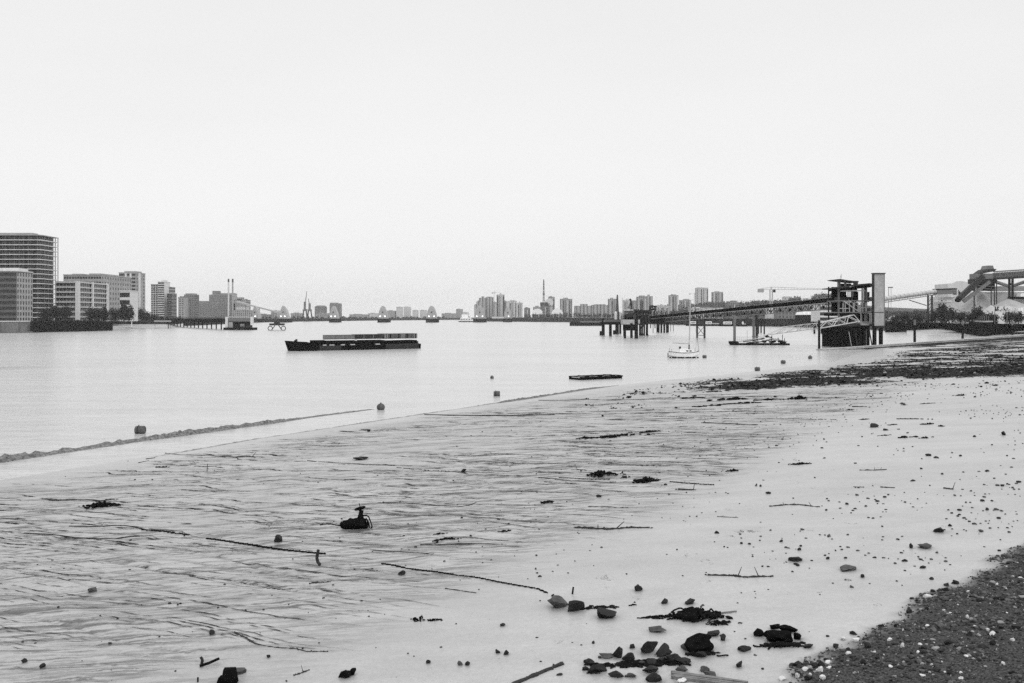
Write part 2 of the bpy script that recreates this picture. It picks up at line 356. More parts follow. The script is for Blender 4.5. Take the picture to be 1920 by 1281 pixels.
def water_material(name='river_water',dark=1.0):
    m=bpy.data.materials.new(name); m.use_nodes=True; n=m.node_tree.nodes; l=m.node_tree.links; b=n['Principled BSDF']
    g=n.new('ShaderNodeNewGeometry').outputs['Position']
    br=node_noise(n,l,g,.02,AZ,(.5,1.6,1),5,.6)
    p2=node_noise(n,l,g,.11,AZ,(.35,1.5,1),4,.6)
    v=MA(n,l,'MULTIPLY',MR(n,l,br,.3,.7,.40*dark,.46*dark),MR(n,l,p2,.35,.65,.93,1.05)); rp=node_noise(n,l,g,.9,AZ,(.45,1.5,1),6,.75); v=MA(n,l,'MULTIPLY',v,MR(n,l,rp,.3,.7,.86,1.09))
    v=MA(n,l,'MULTIPLY',v,MR(n,l,node_noise(n,l,g,2.6,AZ,(.3,1.3,1),4,.7),.4,.7,1.02,.86))
    vd=n.new('ShaderNodeVectorMath'); vd.operation='SUBTRACT'; l.new(g,vd.inputs[0]); vd.inputs[1].default_value=(-80,156,0)
    vs=n.new('ShaderNodeVectorMath'); vs.operation='MULTIPLY'; l.new(vd.outputs[0],vs.inputs[0]); vs.inputs[1].default_value=(.11,.13,0)
    vl=n.new('ShaderNodeVectorMath'); vl.operation='LENGTH'; l.new(vs.outputs[0],vl.inputs[0])
    ruf=MA(n,l,'MULTIPLY',MR(n,l,vl.outputs['Value'],.2,1,1,0),MR(n,l,rp,.42,.58,0,1)); v=MIX(n,l,ruf,v,.17)
    l.new(v,b.inputs['Base Color'])
    b.inputs['Roughness'].default_value=.22; b.inputs['IOR'].default_value=1.33; b.inputs['Specular IOR Level'].default_value=.5
    w1=node_noise(n,l,g,1.3,AZ,(.6,1.5,1),5,.6); w2=node_noise(n,l,g,.25,AZ,(.5,1.6,1),3,.5)
    h=MA(n,l,'ADD',MA(n,l,'MULTIPLY',w1,.35),w2)
    bp=n.new('ShaderNodeBump'); bp.inputs['Strength'].default_value=.6; bp.inputs['Distance'].default_value=.2; l.new(h,bp.inputs['Height']); l.new(bp.outputs[0],b.inputs['Normal'])
    return m
WM=water_material()
o=M().add([(-9000,-400,0),(9000,-400,0),(9000,16000,0),(-9000,16000,0)],[(0,1,2,3)]).build('river',WM); tag(o,kind='structure')
mat('riverbed_silt',.2)
o=M().add([(-9000,-400,-3),(9000,-400,-3),(9000,16000,-3),(-9000,16000,-3)],[(0,1,2,3)]).build('ground','riverbed_silt'); tag(o,kind='structure')
# small breaking wave rolling in along the mud, and the thin wash line at the water's edge
def wave(pts,h,wd,name,m,jit,fade):
    pts=[Vector(p) for p in pts]; seg=[]; acc=0
    for i in range(len(pts)-1):
        n=max(2,int((pts[i+1]-pts[i]).length/.22))
        for j in range(n): seg.append(pts[i].lerp(pts[i+1],j/n))
    n=len(seg); prof=[(-1,-.02),(-.55,.25),(-.2,.8),(.05,1),(.3,.75),(.6,.35),(1,-.02)]; V=[]
    for i,p in enumerate(seg):
        t=i/(n-1); q=seg[min(i+1,n-1)]-seg[max(i-1,0)]; q.z=0; q.normalize(); s_=Vector((q.y,-q.x,0))
        nz=pn(np.array([i*.045]),np.array([.5]))[0]; n2=pn(np.array([i*.31]),np.array([2.5]))[0]
        a=h*(1+jit*1.3*nz+jit*.8*n2)*min(1,(1-t)*fade+.05)*min(1,t*40+.2); off=.5*jit*nz*wd+.12*n2*wd
        for k,(x,y) in enumerate(prof):
            n3=pn(np.array([i*.7]),np.array([k*1.7]))[0]
            pp=p+s_*(x*wd*(.75+.5*min(1,(1-t)*fade))+off); V.append((pp.x,pp.y,max(-.02,y*max(a,0)*(1+jit*1.2*n3))))
    k=len(prof); Fc=[(i*k+j,i*k+j+1,(i+1)*k+j+1,(i+1)*k+j) for i in range(n-1) for j in range(k-1)]
    b=M(); b.v=V; b.f=Fc; o=b.build(name,m); tag(o,kind='structure'); return o
mat('muddy_wave_shade',.07,.6,.9,5.5,spec=.15,bump=1,hi=.24)  # muddy water; dark tone also paints the wave face's weak sky reflection
wave([GW(-260,912),GW(0,865),GW(250,828),GW(480,797),GW(600,780),GW(700,767)],.21,.46,'breaking_wave',MATS['muddy_wave_shade'],.65,2.4)
wave([GW(930,757),GW(1010,745),GW(1080,733),GW(1165,722)],.14,.40,'breaking_wave',MATS['muddy_wave_shade'],.5,3)
mat('wash_line_water',.13,.35,.3,3,spec=.5,bump=.5)
def edge_pts(pxs): 
    r=[]
    for a in pxs: r.append(GW(*a))
    return r
wave(edge_pts([(250,866),(480,824),(640,800),(800,776),(960,752)]),.05,.12,'wash_line',MATS['wash_line_water'],.7,30)
wave(edge_pts([(1165,728),(1300,712),(1440,700),(1560,684)]),.05,.10,'wash_line',MATS['wash_line_water'],.7,30)
# ---------------------------------------------------------------- materials for built things
mat('black_hull',.008,.8,.3,2,spec=.0); mat('dark_timber',.014,.95,.5,3,spec=.0); mat('dark_steel',.035,.6,.3,2,spec=.1); mat('grey_steel',.13,.55,.2,2)
mat('pale_steel',.42,.5,.15,2); mat('white_paint',.78,.45,.08,2); mat('concrete',.34,.85,.22,.8,bump=.3); mat('pale_concrete',.55,.8,.15,.6)
mat('dark_concrete',.03,.9,.5,.5,bump=.3,spec=.0); mat('window_glass',.03,.25,.4,.25,spec=.35); mat('brick',.11,.9,.2,.4); mat('pale_render',.56,.8,.08,.3)
mat('grey_render',.30,.85,.15,.2); mat('roof_sheet',.22,.6,.15,.3); mat('foliage',.035,.9,.4,.5,spec=.1); mat('bark',.06,.9,.3,3)
mat('pier_steel',.30,.4,.15,.15,spec=.4); mat('lamp_light',.8,.5,.02,1,emit=1.6); mat('land_soil',.07,.95,.3,.1); mat('pale_mud',.36,.5,.25,.12)
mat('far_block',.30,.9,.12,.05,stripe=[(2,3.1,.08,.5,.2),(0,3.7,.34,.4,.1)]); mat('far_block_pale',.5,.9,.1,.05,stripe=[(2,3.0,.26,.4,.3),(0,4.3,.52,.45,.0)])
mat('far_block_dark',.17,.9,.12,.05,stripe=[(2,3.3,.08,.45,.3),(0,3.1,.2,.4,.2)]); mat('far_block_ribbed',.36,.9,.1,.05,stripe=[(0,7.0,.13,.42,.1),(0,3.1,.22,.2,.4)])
mat('aggregate',.30,.95,.15,.35,bump=.6,hi=.38); mat('tarp',.36,.8,.1,.4); mat('tube_metal',.40,.5,.2,.35)
LAND=5.0
def LW(px,D): return ((px-960)/F*D,D)
# ---------------------------------------------------------------- river banks (ground behind the walls)
nb=[LW(*a) for a in [(-1500,330),(-400,440),(0,497),(190,592),(192,790),(330,870),(420,1150),(480,1450),(560,1750),(690,2200),(880,2900),(905,4200)]]
o=M().pad([(-9000,300)]+nb+[(-400,8000),(-9000,8000)],-3,LAND).build('north_bank','land_soil'); tag(o,kind='structure')
sb=[LW(*a) for a in [(3200,230),(2600,380),(2100,500),(1920,560),(1846,412),(1770,606),(1690,540),(1600,690),(1500,800),(1400,900),(1290,1010),(1070,1520),(915,1790),(912,4200)]]
o=M().pad([(9000,240)]+sb+[(200,8000),(9000,8000)],-3,LAND).build('south_bank','land_soil'); tag(o,kind='structure')
# exposed mud under the north wall and in the inlet behind the causeway
def mudsheet(name,q,z,m='pale_mud',nx=24,ny=16,amp=.12):
    a,b,c,d=[np.array(p,float) for p in q]; V=[];
    for j in range(ny+1):
        for i in range(nx+1):
            s,t=i/nx,j/ny; p=(a*(1-s)+b*s)*(1-t)+(d*(1-s)+c*s)*t
            zz=z[0]*(1-t)+z[1]*t+amp*fb(np.array([p[0]*.08]),np.array([p[1]*.04]),3)[0]*2
            V.append((p[0],p[1],zz))
    Q=[(j*(nx+1)+i,j*(nx+1)+i+1,(j+1)*(nx+1)+i+1,(j+1)*(nx+1)+i) for j in range(ny) for i in range(nx)]
    b_=M(); b_.v=V; b_.f=Q; o=b_.build(name,m,smooth=True); tag(o,kind='structure'); return o
mudsheet('mudflat',[LW(186,612),LW(345,820),LW(345,884),LW(186,800)],(-.35,2.3))
mudsheet('mudflat',[LW(-60,478),LW(62,496),LW(62,503),LW(-60,484)],(-.4,.7),'land_soil')
mudsheet('inlet_mud',[LW(1700,290),LW(2150,345),LW(2010,600),LW(1700,600)],(-.75,.95),nx=40,ny=40,amp=.16)

# ---------------------------------------------------------------- building builder
def win_copies(root,proto,pts):
    out=[]
    for i,p in enumerate(pts):
        o=proto if i==0 else proto.copy()
        if i: C.objects.link(o); o.parent=root
        o.location=p
    return out
def facade(root,name,m,w,h,pts,axis,th=.12):
    """pts: local centres; axis 0 = faces the camera (-y), 1 = faces right (+x)"""
    if not pts: return
    def pm(): return M().box((0,0,0),(w,th,h) if axis==0 else (th,w,h))
    big=pts[:100]
    pr=M().box((0,0,0),(w,th,h) if axis==0 else (th,w,h)); pr_o=None
    me=bpy.data.meshes.new(name); me.from_pydata(pr.v,[],pr.f); me.materials.append(MATS[m]); me.update()
    for i,p in enumerate(big):
        o=bpy.data.objects.new(name,me); C.objects.link(o); o.parent=root; o.location=p
    if len(pts)>100:
        b=M()
        for p in pts[100:]: b.box(p,(w,th,h) if axis==0 else (th,w,h))
        me=bpy.data.meshes.new(name); me.from_pydata(b.v,[],b.f); me.materials.append(MATS[m]); me.update()
        o=bpy.data.objects.new(name,me); C.objects.link(o); o.parent=root; o['kind']='stuff'
def blk(label,px0,px1,py,Y,depth,wallm,fw=None,sw=None,roof=True,plant=None,cat='building',name='apartment_block',group=None,wm='window_glass',bands=None,base=LAND):
    X0=(px0-960)/F*Y; X1=(px1-960)/F*Y; zt=CH-(py-HY)/F*Y; H=zt-base
    root=thing(name,label,cat,((X0+X1)/2,Y,base),group); cx=(X0+X1)/2
    M().bb(X0,X1,Y,Y+depth,base,zt).build('wall',wallm,root)
    if roof: M().bb(X0-.25,X1+.25,Y-.25,Y+depth+.25,zt+.003,zt+.55).build('roof','pale_concrete' if wallm in('pale_render','brick') else 'grey_render',root)
    zr=zt+(.55 if roof else 0)
    for a in (plant or []):                      # rooftop plant: (from,to as fraction of width, height)
        M().bb(X0+(X1-X0)*a[0],X0+(X1-X0)*a[1],Y+depth*.2,Y+depth*.8,zr+.003,zr+a[2]).build('rooftop_plant',wallm if len(a)<4 else a[3],root)
    if bands:                                    # projecting floor slabs
        n,dp=bands
        for k in range(n): zz=base+H*(k+1)/n-.45; M().bb(X0-.1,X1+dp,Y-dp,Y+depth*.99,zz,zz+.42).build('balcony_slab','pale_render',root)
    if fw:
        nx,nz,w,h=fw; pts=[(X0-cx+(i+.5)*(X1-X0)/nx,-.03,(k+.5)*H/nz) for k in range(nz-1,-1,-1) for i in range(nx)]
        facade(root,'window',wm,w,h,pts,0)
    if sw:
        ny,nz,w,h=sw; pts=[(X1-cx+.03,(i+.5)*depth/ny,(k+.5)*H/nz) for k in range(nz-1,-1,-1) for i in range(ny)]
        facade(root,'side_window',wm,w,h,pts,1)
    return root
# ---- trees
def leafcloud(cent,rad,n,size,seed,flat=.85):
    r=np.random.RandomState(seed); cent=np.array(cent,float); rad=np.array(rad,float)
    k=max(8,n//38); c=r.randn(k,3); c/=np.linalg.norm(c,axis=1)[:,None]; c*=(r.rand(k,1)**.5)*.72; c[:,2]*=flat
    cr_=.34+.22*r.rand(k); pick=r.randint(0,k,n)
    p=c[pick]+r.randn(n,3)*cr_[pick][:,None]*.55
    p=p*rad+cent
    a=r.randn(n,3); a/=np.linalg.norm(a,axis=1)[:,None]; b=np.cross(a,r.randn(n,3)); b/=np.linalg.norm(b,axis=1)[:,None]
    s=(size*(.6+.8*r.rand(n)))[:,None]; V=np.stack([p-a*s-b*s*.6,p+a*s-b*s*.6,p+a*s+b*s*.6,p-a*s+b*s*.6],1).reshape(-1,3)
    return V
TREES=0
def tree(label,px,pyt,wpx,Y,base=LAND,cat='tree',name='tree',n=420,group=None,pointy=False,m='foliage'):
    global TREES; TREES+=1
    X=(px-960)/F*Y; zt=CH-(pyt-HY)/F*Y; H=zt-base; rw=wpx/F*Y/2
    root=thing(name,label,cat,(X,Y,base),group)
    t=M(); t.tube((X,Y,base-.1),(X+.02*H,Y,base+H*.45),.035*H,.022*H,7); t.tube((X+.02*H,Y,base+H*.45),(X-.03*H,Y,base+H*.8),.022*H,.008*H,6)
    for k in range(4):
        an=k*1.6+TREES; t.tube((X+.015*H,Y,base+H*(.3+.08*k)),(X+math.cos(an)*rw*.6,Y+math.sin(an)*rw*.6,base+H*(.5+.1*k)),.014*H,.006*H,5)
    t.build('trunk','bark',root)
    V=leafcloud((X,Y,base+H*.50),(rw*1.1,rw*1.0,H*.50),int(n*1.9),max(.036*H,.25),TREES*7)
    if pointy: V[:,0]=X+(V[:,0]-X)*np.clip(1.25-(V[:,2]-base)/H,.1,1.2)
    V[:,2]=np.maximum(V[:,2],base+.1)
    V-=np.array((X,Y,base)); Q=np.arange(len(V)).reshape(-1,4)
    o=npmesh('crown',V,Q,MATS[m],False); o.parent=root
    return root
def wood(name,label,pts,seed,dens=1.0,cat='woodland',m='foliage'):
    """a wooded bank seen from far off; pts=(px,pytop,D) polyline"""
    r=np.random.RandomState(seed); Vs=[]
    for i in range(len(pts)-1):
        (a0,t0,d0),(a1,t1,d1)=pts[i],pts[i+1]; n=max(2,int(abs(a1-a0)/4*dens))
        for j in range(n):
            f=(j+r.rand())/n; px=a0+(a1-a0)*f; D=(d0+(d1-d0)*f)*(1+.05*r.rand()); zt=CH-(t0+(t1-t0)*f-HY+r.rand()*2.2-.6)/F*D; H=max(zt-LAND,2)
            Vs.append(leafcloud(((px-960)/F*D,D,LAND+H*.48),(3.2/F*D*(1+.4*r.rand()),3.5/F*D,H*.52),110,1.0/F*D*.55,int(r.randint(1e6))))
    V=np.concatenate(Vs); V[:,2]=np.maximum(V[:,2],LAND); Q=np.arange(len(V)).reshape(-1,4)
    o=npmesh(name,V,Q,MATS[m],False); tag(o,label,cat,None,'stuff')
mat('far_foliage',.05,.95,.3,.05,spec=.05)

# ================================================================ NORTH BANK
# brick block at the left edge
blk('dark brick apartment block at the left edge, in front of the tall tower',-22,31,509,560,19,'brick',(9,9,1.7,1.7),(6,9,1.3,1.9),plant=[(.1,.95,1.6,'pale_concrete')])
Xs=(31-960)/F*560; rb=bpy.data.objects['apartment_block']; M().bb(Xs+.003,Xs+.02,560.2,578.8,LAND,CH+(HY-511)/F*560).build('side_cladding','concrete',rb)
# tall tower with wrap-around balconies
def tower():
    Y0=620; X1=(76-960)/F*Y0; X0=X1-58; n=18; zt=CH-(440-HY)/F*Y0; base=LAND; fh=(zt-base)/n
    root=thing('apartment_tower','tallest apartment tower at far left with wrap around white balcony bands and rounded corner','tower block',(X1-20,Y0,base))
    def plan(g,r,dep=24):
        c=[(X0,Y0-g),(X1-r,Y0-g)]+[(X1+g-r-g*0+ r*math.sin(t)-0, Y0-g+r-r*math.cos(t)) for t in [k*math.pi/12 for k in range(1,7)]]
        return c+[(X1+g,Y0+dep),(X0,Y0+dep)]
    mat('tower_glazing',.05,.4,.4,.3,spec=.2,stripe=[(0,2.9,.15,.25,.1),(1,2.9,.15,.25,.1),(0,5.3,.02,.35,.3)])
    core=[(X0,Y0+1.6),(X1-1.6,Y0+1.6),(X1-1.6,Y0+21),(X0,Y0+21)]
    M().pad(core,base,zt-.3).build('core_wall','tower_glazing',root)
    for k in range(1,n+1):
        z=base+fh*k; M().pad(plan(.55,3.2,23.5 if k not in(12,13) else 20.5),z-.55,z-.06).build('balcony_slab','pale_concrete' if k<n else 'grey_render',root)
        if k<n: 
            b=M(); pl=plan(.45,3.1,23.2)[:-1]
            for i in range(len(pl)-1): b.beam((pl[i][0],pl[i][1],z+.9),(pl[i+1][0],pl[i+1][1],z+.9),.08,.08)
            b.build('balcony_rail','grey_steel',root)
    for k in range(13):
        xx=X1-k*4.4-2; M().bb(xx-.1,xx+.1,Y0+.6,Y0+.8,base,zt-.6).build('balcony_post','grey_steel',root)
    for k,(yy) in enumerate((5,10,15,19.5,23.2)):
        M().bb(X1+.1,X1+.45,Y0+yy-.2,Y0+yy+.2,base,zt-.6).build('balcony_post','grey_steel',root)
    M().bb(X1-30,X1-8,Y0+6,Y0+14,zt-.05,zt+1.6).build('rooftop_plant','grey_render',root)
    M().bb(X1-52,X1-36,Y0+6,Y0+14,zt-.05,zt+1.2).build('rooftop_plant','grey_render',root)
tower()
# white balcony block
r_=blk('white balcony apartment block just right of the tall tower with a long receding river side',105,145,529,640,46,'grey_render',(6,8,1.9,1.7),(13,8,2.0,1.7),bands=(8,1.3))
X1=(145-960)/F*640
M().bb(X1-.6,X1+1.5,638.2,641,LAND,31).build('corner_pillar','pale_render',r_); M().bb(X1+.5,X1+1.7,660,661.6,LAND,31).build('pillar','pale_render',r_)
M().bb(X1+.5,X1+1.6,684,685.8,LAND,31).build('pillar','pale_render',r_)
blk('broad grey apartment block behind the white balcony block',119,190,516,730,58,'grey_render',(14,9,1.5,1.6),(12,9,1.6,1.6),plant=[(.05,.3,1.0),(.5,.8,1.2)])
r_=blk('pale apartment slab with white vertical strips, right end of the left cluster',223,254,512,820,22,'grey_render',(7,13,1.9,1.4),(3,13,2,1.4),plant=[(.2,.9,1.2)])
for px in (236,245,262): X=(px-960)/F*820; M().bb(X-.8,X+.8,819.6,820.1,LAND,44).build('vertical_strip','pale_render',r_)
blk('low white block with a blank end wall behind the tallest conical tree',225,243,546,700,16,'pale_render',(5,4,1.5,3.2),None)
blk('pale stepped tower block standing alone on the north bank, darker wing on its right',283,300,534,950,22,'far_block_pale',(4,16,1.4,1.4),None,plant=[(.6,1,2)],name='tower_block')
blk('white centre tower of the lone stepped tower group, topped by a lift house',296,308,529,945,16,'pale_render',(5,17,1.1,1.2),None,plant=[(.3,.8,1.6)],name='tower_block')
blk('grey right hand wing tower beside the white centre tower of the stepped group',306,318,539,958,16,'far_block',(3,15,1.4,1.3),None,name='tower_block')
blk('dark lower wing at the right foot of the stepped tower group',313,322,551,940,14,'far_block_dark',(3,12,1.4,1.3),None,name='tower_block')
# trees along the north bank
for i,(px,pt,w,Y,lb) in enumerate([(86,577,26,612,'wide dark tree in front of the tall tower on the north bank'),(104,572,24,606,'taller dark tree at the foot of the tall tower'),(123,574,22,612,'dark tree between the tall tower and the white balcony block'),
  (172,574,22,618,'rounded dark tree under the white pillar of the balcony block'),(186,577,20,622,'small dark tree at the middle of the balcony block'),(197,573,12,615,'slim dark tree in front of the balcony block'),
  (214,576,20,640,'dark tree left of the tallest tree by the blank white wall'),(232,562,22,640,'tallest dark conical tree of the north bank in front of the white block'),(241,571,18,650,'dark tree at the right shoulder of the conical tree'),
  (264,577,20,720,'dark rounded tree at the right end of the left cluster'),(276,583,22,760,'low dark tree left of the lone stepped tower group'),(291,588,22,800,'low hedge like tree below the lone stepped tower group')]):
    tree(lb,px,pt,w,Y,pointy=(i==7),n=520)
wood('riverside_scrub','dark riverside bushes lining the north bank walkway below the tower blocks',[(192,594,640),(260,592,780),(340,592,900)],3)
# river walls
def wallline(name,label,pts,z0,z1,th,m,cap=None,cat='wall',zs=None,ribs=None):
    """pts in (px,D)"""
    root=thing(name,label,cat,(*LW(*pts[0]),0)); b=M(); c=M(); rb=M()
    for i in range(len(pts)-1):
        a=Vector((*LW(*pts[i]),0)); d=Vector((*LW(*pts[i+1]),0)); n=(d-a).cross(Vector((0,0,1))).normalized()*th
        if n.y<0: n=-n
        ext=Vector((0,0,0))
        b.pad([(a.x,a.y),(d.x,d.y),(d.x+n.x,d.y+n.y),(a.x+n.x,a.y+n.y)],z0,z1)
        if cap: c.pad([(a.x-n.x*.2,a.y-n.y*.2),(d.x-n.x*.2,d.y-n.y*.2),(d.x+n.x,d.y+n.y),(a.x+n.x,a.y+n.y)],z1+.003,z1+cap)
        if ribs:
            L_=(d-a).length; k=int(L_/ribs)
            for j in range(k):
                p=a.lerp(d,(j+.5)/k); rb.box((p.x-n.x*.12,p.y-n.y*.12,(z0+z1)/2),(.35,.35,z1-z0))
    b.build('wall_face',m,root)
    if cap: c.build('coping','pale_concrete',root)
    if ribs: rb.build('sheet_pile_ribs',m,root)
    return root
mat('wall_grey',.15,.9,.3,.25,stripe=[(0,4.5,.10,.12,0)])
wallline('river_wall','grey concrete river wall with a pale coping at the left edge',[(-500,400),(0,494),(62,512)],-1,5.6,1.2,'wall_grey',.5)
wallline('river_wall','dark river wall set back behind the pale mud beach on the north bank',[(188,785),(330,862),(420,1140),(480,1440)],-1,6.3,1.5,'dark_concrete',None)
# timber wharf
def wharf():
    a=Vector((*LW(58,508),0)); b=Vector((*LW(190,572),0)); root=thing('timber_wharf','black timber pile wharf sticking out in front of the left apartment blocks','wharf',a)
    n=62; side=Vector((.3,1,0)).normalized()
    for i in range(n):
        p=a.lerp(b,i/(n-1)); t=5.9+.7*rng.random()+.15*math.sin(i); M().tube((p.x,p.y-.4*rng.random(),-1.5),(p.x+.15*rng.random(),p.y,t),.32,.26,6).build('pile','dark_timber',root)
    M().pad([(a.x,a.y+.5),(b.x,b.y+.5),(b.x+1,b.y+14),(a.x-6,a.y+14)],-1,5.4).build('wharf_fill','dark_timber',root)
    for z in (2.2,4.6): M()._beam(a+Vector((0,-.5,z)),b+Vector((0,-.5,z)),.3,.35).build('waling','dark_timber',root)
wharf()
for px,lb in ((205,'left of two thin white marker posts on the pale mud beach'),(247,'right of two thin white marker posts on the pale mud beach')):
    X,Y=LW(px,640 if px<220 else 700); root=thing('marker_post',lb,'post',(X,Y,-.5)); M().tube((X,Y,-.8),(X,Y,4.9),.24,.2,8).build('post','white_paint',root); M().tube((X,Y,-.8),(X,Y,.5),.5,.45,8).build('post_foot','dark_concrete',root)
# small landing stage
X,Y=LW(305,700); root=thing('landing_stage','small flat landing stage on thin legs by the pale mud beach','jetty',(X,Y,0))
M().bb(X-6,X+6,Y,Y+3,3.4,3.9).build('deck','dark_timber',root); M().bb(X-6,X+6,Y-.1,Y+.1,4.5,5.6).build('parapet','grey_render',root)
for dx,r in ((-5.6,.1),(3.8,.3),(5.2,.12)): M().tube((X+dx,Y+.5,-1),(X+dx,Y+.5,3.6),r,n=6).build('leg','dark_steel',root)
# long jetty with the two-pillared loading pier
root=thing('long_jetty','long dark jetty running out from the north bank to the two pillared pier','jetty',(*LW(320,860),0))
a=Vector((*LW(318,860),5.3)); b=Vector((*LW(424,622),5.9)); M()._beam(a,b,5,2.6).build('deck_side','dark_timber',root); M()._beam(a+Vector((0,-2.6,1.9)),b+Vector((0,-2.6,1.9)),.3,.5).build('walkway','grey_steel',root)
bb_=M()
for i in range(26): p=a.lerp(b,i/25); bb_.beam(p+Vector((0,-2.7,1.2)),p+Vector((0,-2.7,2.6)),.12)
bb_.build('railing','grey_steel',root)
for i in range(14):
    p=a.lerp(b,.04+i/14.5); M().tube((p.x,p.y,-1),(p.x,p.y,p.z-1),.4,n=6).build('pile','dark_timber',root)
X0,Y=LW(420,612); Xb=LW(474,612)[0]; root=thing('loading_pier','pier with two pale pillars on a black floating base ending the long jetty','pier',(X0,Y,0))
M().pad([(X0-.4,Y),(X0+.8,Y-1),(Xb,Y-1),(Xb+1.4,Y),(Xb+1,Y+7),(X0,Y+7)],-.6,1.5).build('floating_base','black_hull',root)
M().bb(X0+.6,X0+2.1,Y+.5,Y+3,1.5,8.1).build('pillar','pale_render',root); M().bb(Xb-1.6,Xb-.2,Y+.5,Y+3,3.4,8.1).build('pillar','pale_render',root)
M().bb(X0+2.1,Xb-1.6,Y+1,Y+4.5,5.2,7.4).build('deck','grey_steel',root); M().bb(X0+2.1,Xb-1.6,Y+.9,Y+1,7.9,8.2).build('rail','pale_steel',root)
M().bb(X0+3,Xb-3.0,Y+2,Y+6,1.5,5.2).build('undercroft','dark_timber',root); M().bb(X0+2.4,X0+5,Y+1,Y+3,1.5,4.8).build('locker','grey_render',root)
M().bb(Xb-6,Xb-1,Y+.6,Y+3,1.5,3.0).build('bollard_box','dark_steel',root); M().tube((X0+10,Y+.4,2.6),(X0+12.4,Y+.4,2.6),1.1,n=10).build('fender','grey_steel',root)
b=M()
for i in range(9): xx=X0+2.2+i*1.6; b.beam((xx,Y+.9,7.3),(xx,Y+.9,8.1),.12)
b.build('rail_posts','pale_steel',root)
# work platform on looped floats
X,Y=LW(519,590); root=thing('work_platform','small dark work platform riding on two ring shaped floats, left of the container barge','floating platform',(X,Y,0))
M().bb(X-4.2,X+4.2,Y-1,Y+2,3.0,4.2).build('deck','dark_steel',root); M().bb(X-1.6,X+1.6,Y-.6,Y+1.6,4.2,5.3).build('cabin','dark_steel',root)
for sgn in (-1,1):
    c=Vector((X+sgn*3.9,Y,1.3)); ring=[c+Vector((1.3*math.cos(t),0,1.25*math.sin(t))) for t in [k*math.pi/7 for k in range(15)]]
    M().path(ring,.24,6).build('ring_float','dark_steel',root); M().beam((X+sgn*1.0,Y,3.1),(X+sgn*2.8,Y,.6),.4).build('strut','dark_steel',root)
M().bb(X-3.2,X+3.2,Y-.2,Y+.4,-.2,.35).build('cross_beam','pale_steel',root)
# far left-centre industry (refinery)
D=1900
blk('small pale silo block at the left end of the refinery',334,345,558,1400,20,'far_block',plant=[(.1,.8,1.5)],name='silo_block',cat='silo')
blk('grey flat topped works block beside the silo at the refinery',345,365,553,1420,20,'far_block_dark',plant=[(.05,.9,1.5)],name='works_building')
r_=blk('long low grey refinery shed behind the long jetty',362,441,569,D,40,'far_block_dark',name='refinery_shed',cat='factory',plant=[(.02,.3,4),(.4,.6,6)])
blk('dark refinery tower block left of the two chimneys',392,426,553,D+60,30,'far_block_dark',name='refinery_block',cat='factory',plant=[(.13,.45,7.5,'far_block_dark')])
blk('pale topped refinery hall behind the two chimneys',408,437,551,D+120,30,'far_block',name='refinery_hall',cat='factory',plant=[(0,1,1)])
blk('mid grey refinery process house right of the chimneys',436,462,563,D,30,'far_block',name='process_house',cat='factory',plant=[(.25,.6,5),(.1,.85,2)])
blk('low refinery store under the sloping conveyor',438,478,582,D-60,30,'far_block',name='refinery_store',cat='factory')
for px,pt,lb in ((428.5,523,'left of the two tall refinery chimneys, pale shaft with dark tip'),(436.3,523,'right of the two tall refinery chimneys, darker shaft')):
    X,Y=LW(px,D-30); zt=CH-(pt-HY)/F*Y; root=thing('chimney',lb,'chimney',(X,Y,LAND)); M().tube((X,Y,LAND),(X,Y,zt-6),1.7,1.4,10).build('shaft','pale_render' if px<430 else 'grey_render',root); M().tube((X,Y,zt-6),(X,Y,zt),1.6,1.5,10).build('tip','dark_steel',root)
X,Y=LW(452,D-20); root=thing('pitched_hall','pitched roof refinery hall under the sloping conveyor','factory',(X,Y,LAND))
w=10*Y/F
M().bb(X-w,X+w,Y,Y+20,LAND,28).build('wall','far_block_pale',root); M().prism([(X-w-1,28.01),(X+w+1,28.01),(X+2,36),(X-2,36)],Y-.5,Y+20.5).build('roof','roof_sheet',root)
root=thing('refinery_conveyor','long thin conveyor sloping down to the right from the refinery to the barrier','conveyor',(*LW(452,D-90),LAND))
a=P(444,566,D-80); b=P(530,588,D-130); M()._beam(a,b,3,2.6).build('gallery','pale_steel',root)
for f in (.2,.5,.8): p=a.lerp(b,f); M().beam((p.x,p.y,LAND),(p.x,p.y,p.z-1),1).build('trestle','grey_steel',root)
# dockside cranes
def crane(px,pt,jt,label,D,h=14):
    X,Y=LW(px,D); z1=CH-(pt-HY)/F*D; root=thing('dockside_crane',label,'crane',(X,Y,LAND))
    for sx in (-3.4,3.4):
        for sy in (0,6): M().beam((X+sx*1.3,Y+sy,LAND),(X+sx*.7,Y+sy,LAND+h),1.0).build('leg','dark_steel',root)
    M().bb(X-3.4,X+3.4,Y,Y+6,LAND+h,LAND+h+3.5).build('machine_house','grey_steel',root); M().bb(X-1.8,X+1.8,Y+1,Y+5,LAND+h+3.5,z1).build('tower','grey_steel',root)
    a=Vector((X,Y+2,LAND+h+5)); b=Vector(((jt[0]-960)/F*D,Y+2,CH-(jt[1]-HY)/F*D)); M().beam(a,b,.8).build('jib','grey_steel',root); M().beam(Vector((X,Y+2,z1)),a.lerp(b,.8),.3).build('jib_stay','grey_steel',root)
crane(571,566,(575,546),'left dockside crane with a tall upright jib between two barrier piers',1850); crane(580,569,(578,560),'right dockside crane with a short jib between two barrier piers',1850)
blk('dark flat topped block right of the dockside cranes',590,607,575,2300,40,'far_block_dark',plant=[(.1,.9,2)],name='office_block')
blk('dark twin topped tower standing behind the third barrier pier from the left',618,637,570,2350,30,'far_block_dark',plant=[(0,.7,2.4),(.85,1,1)],name='tower_block')
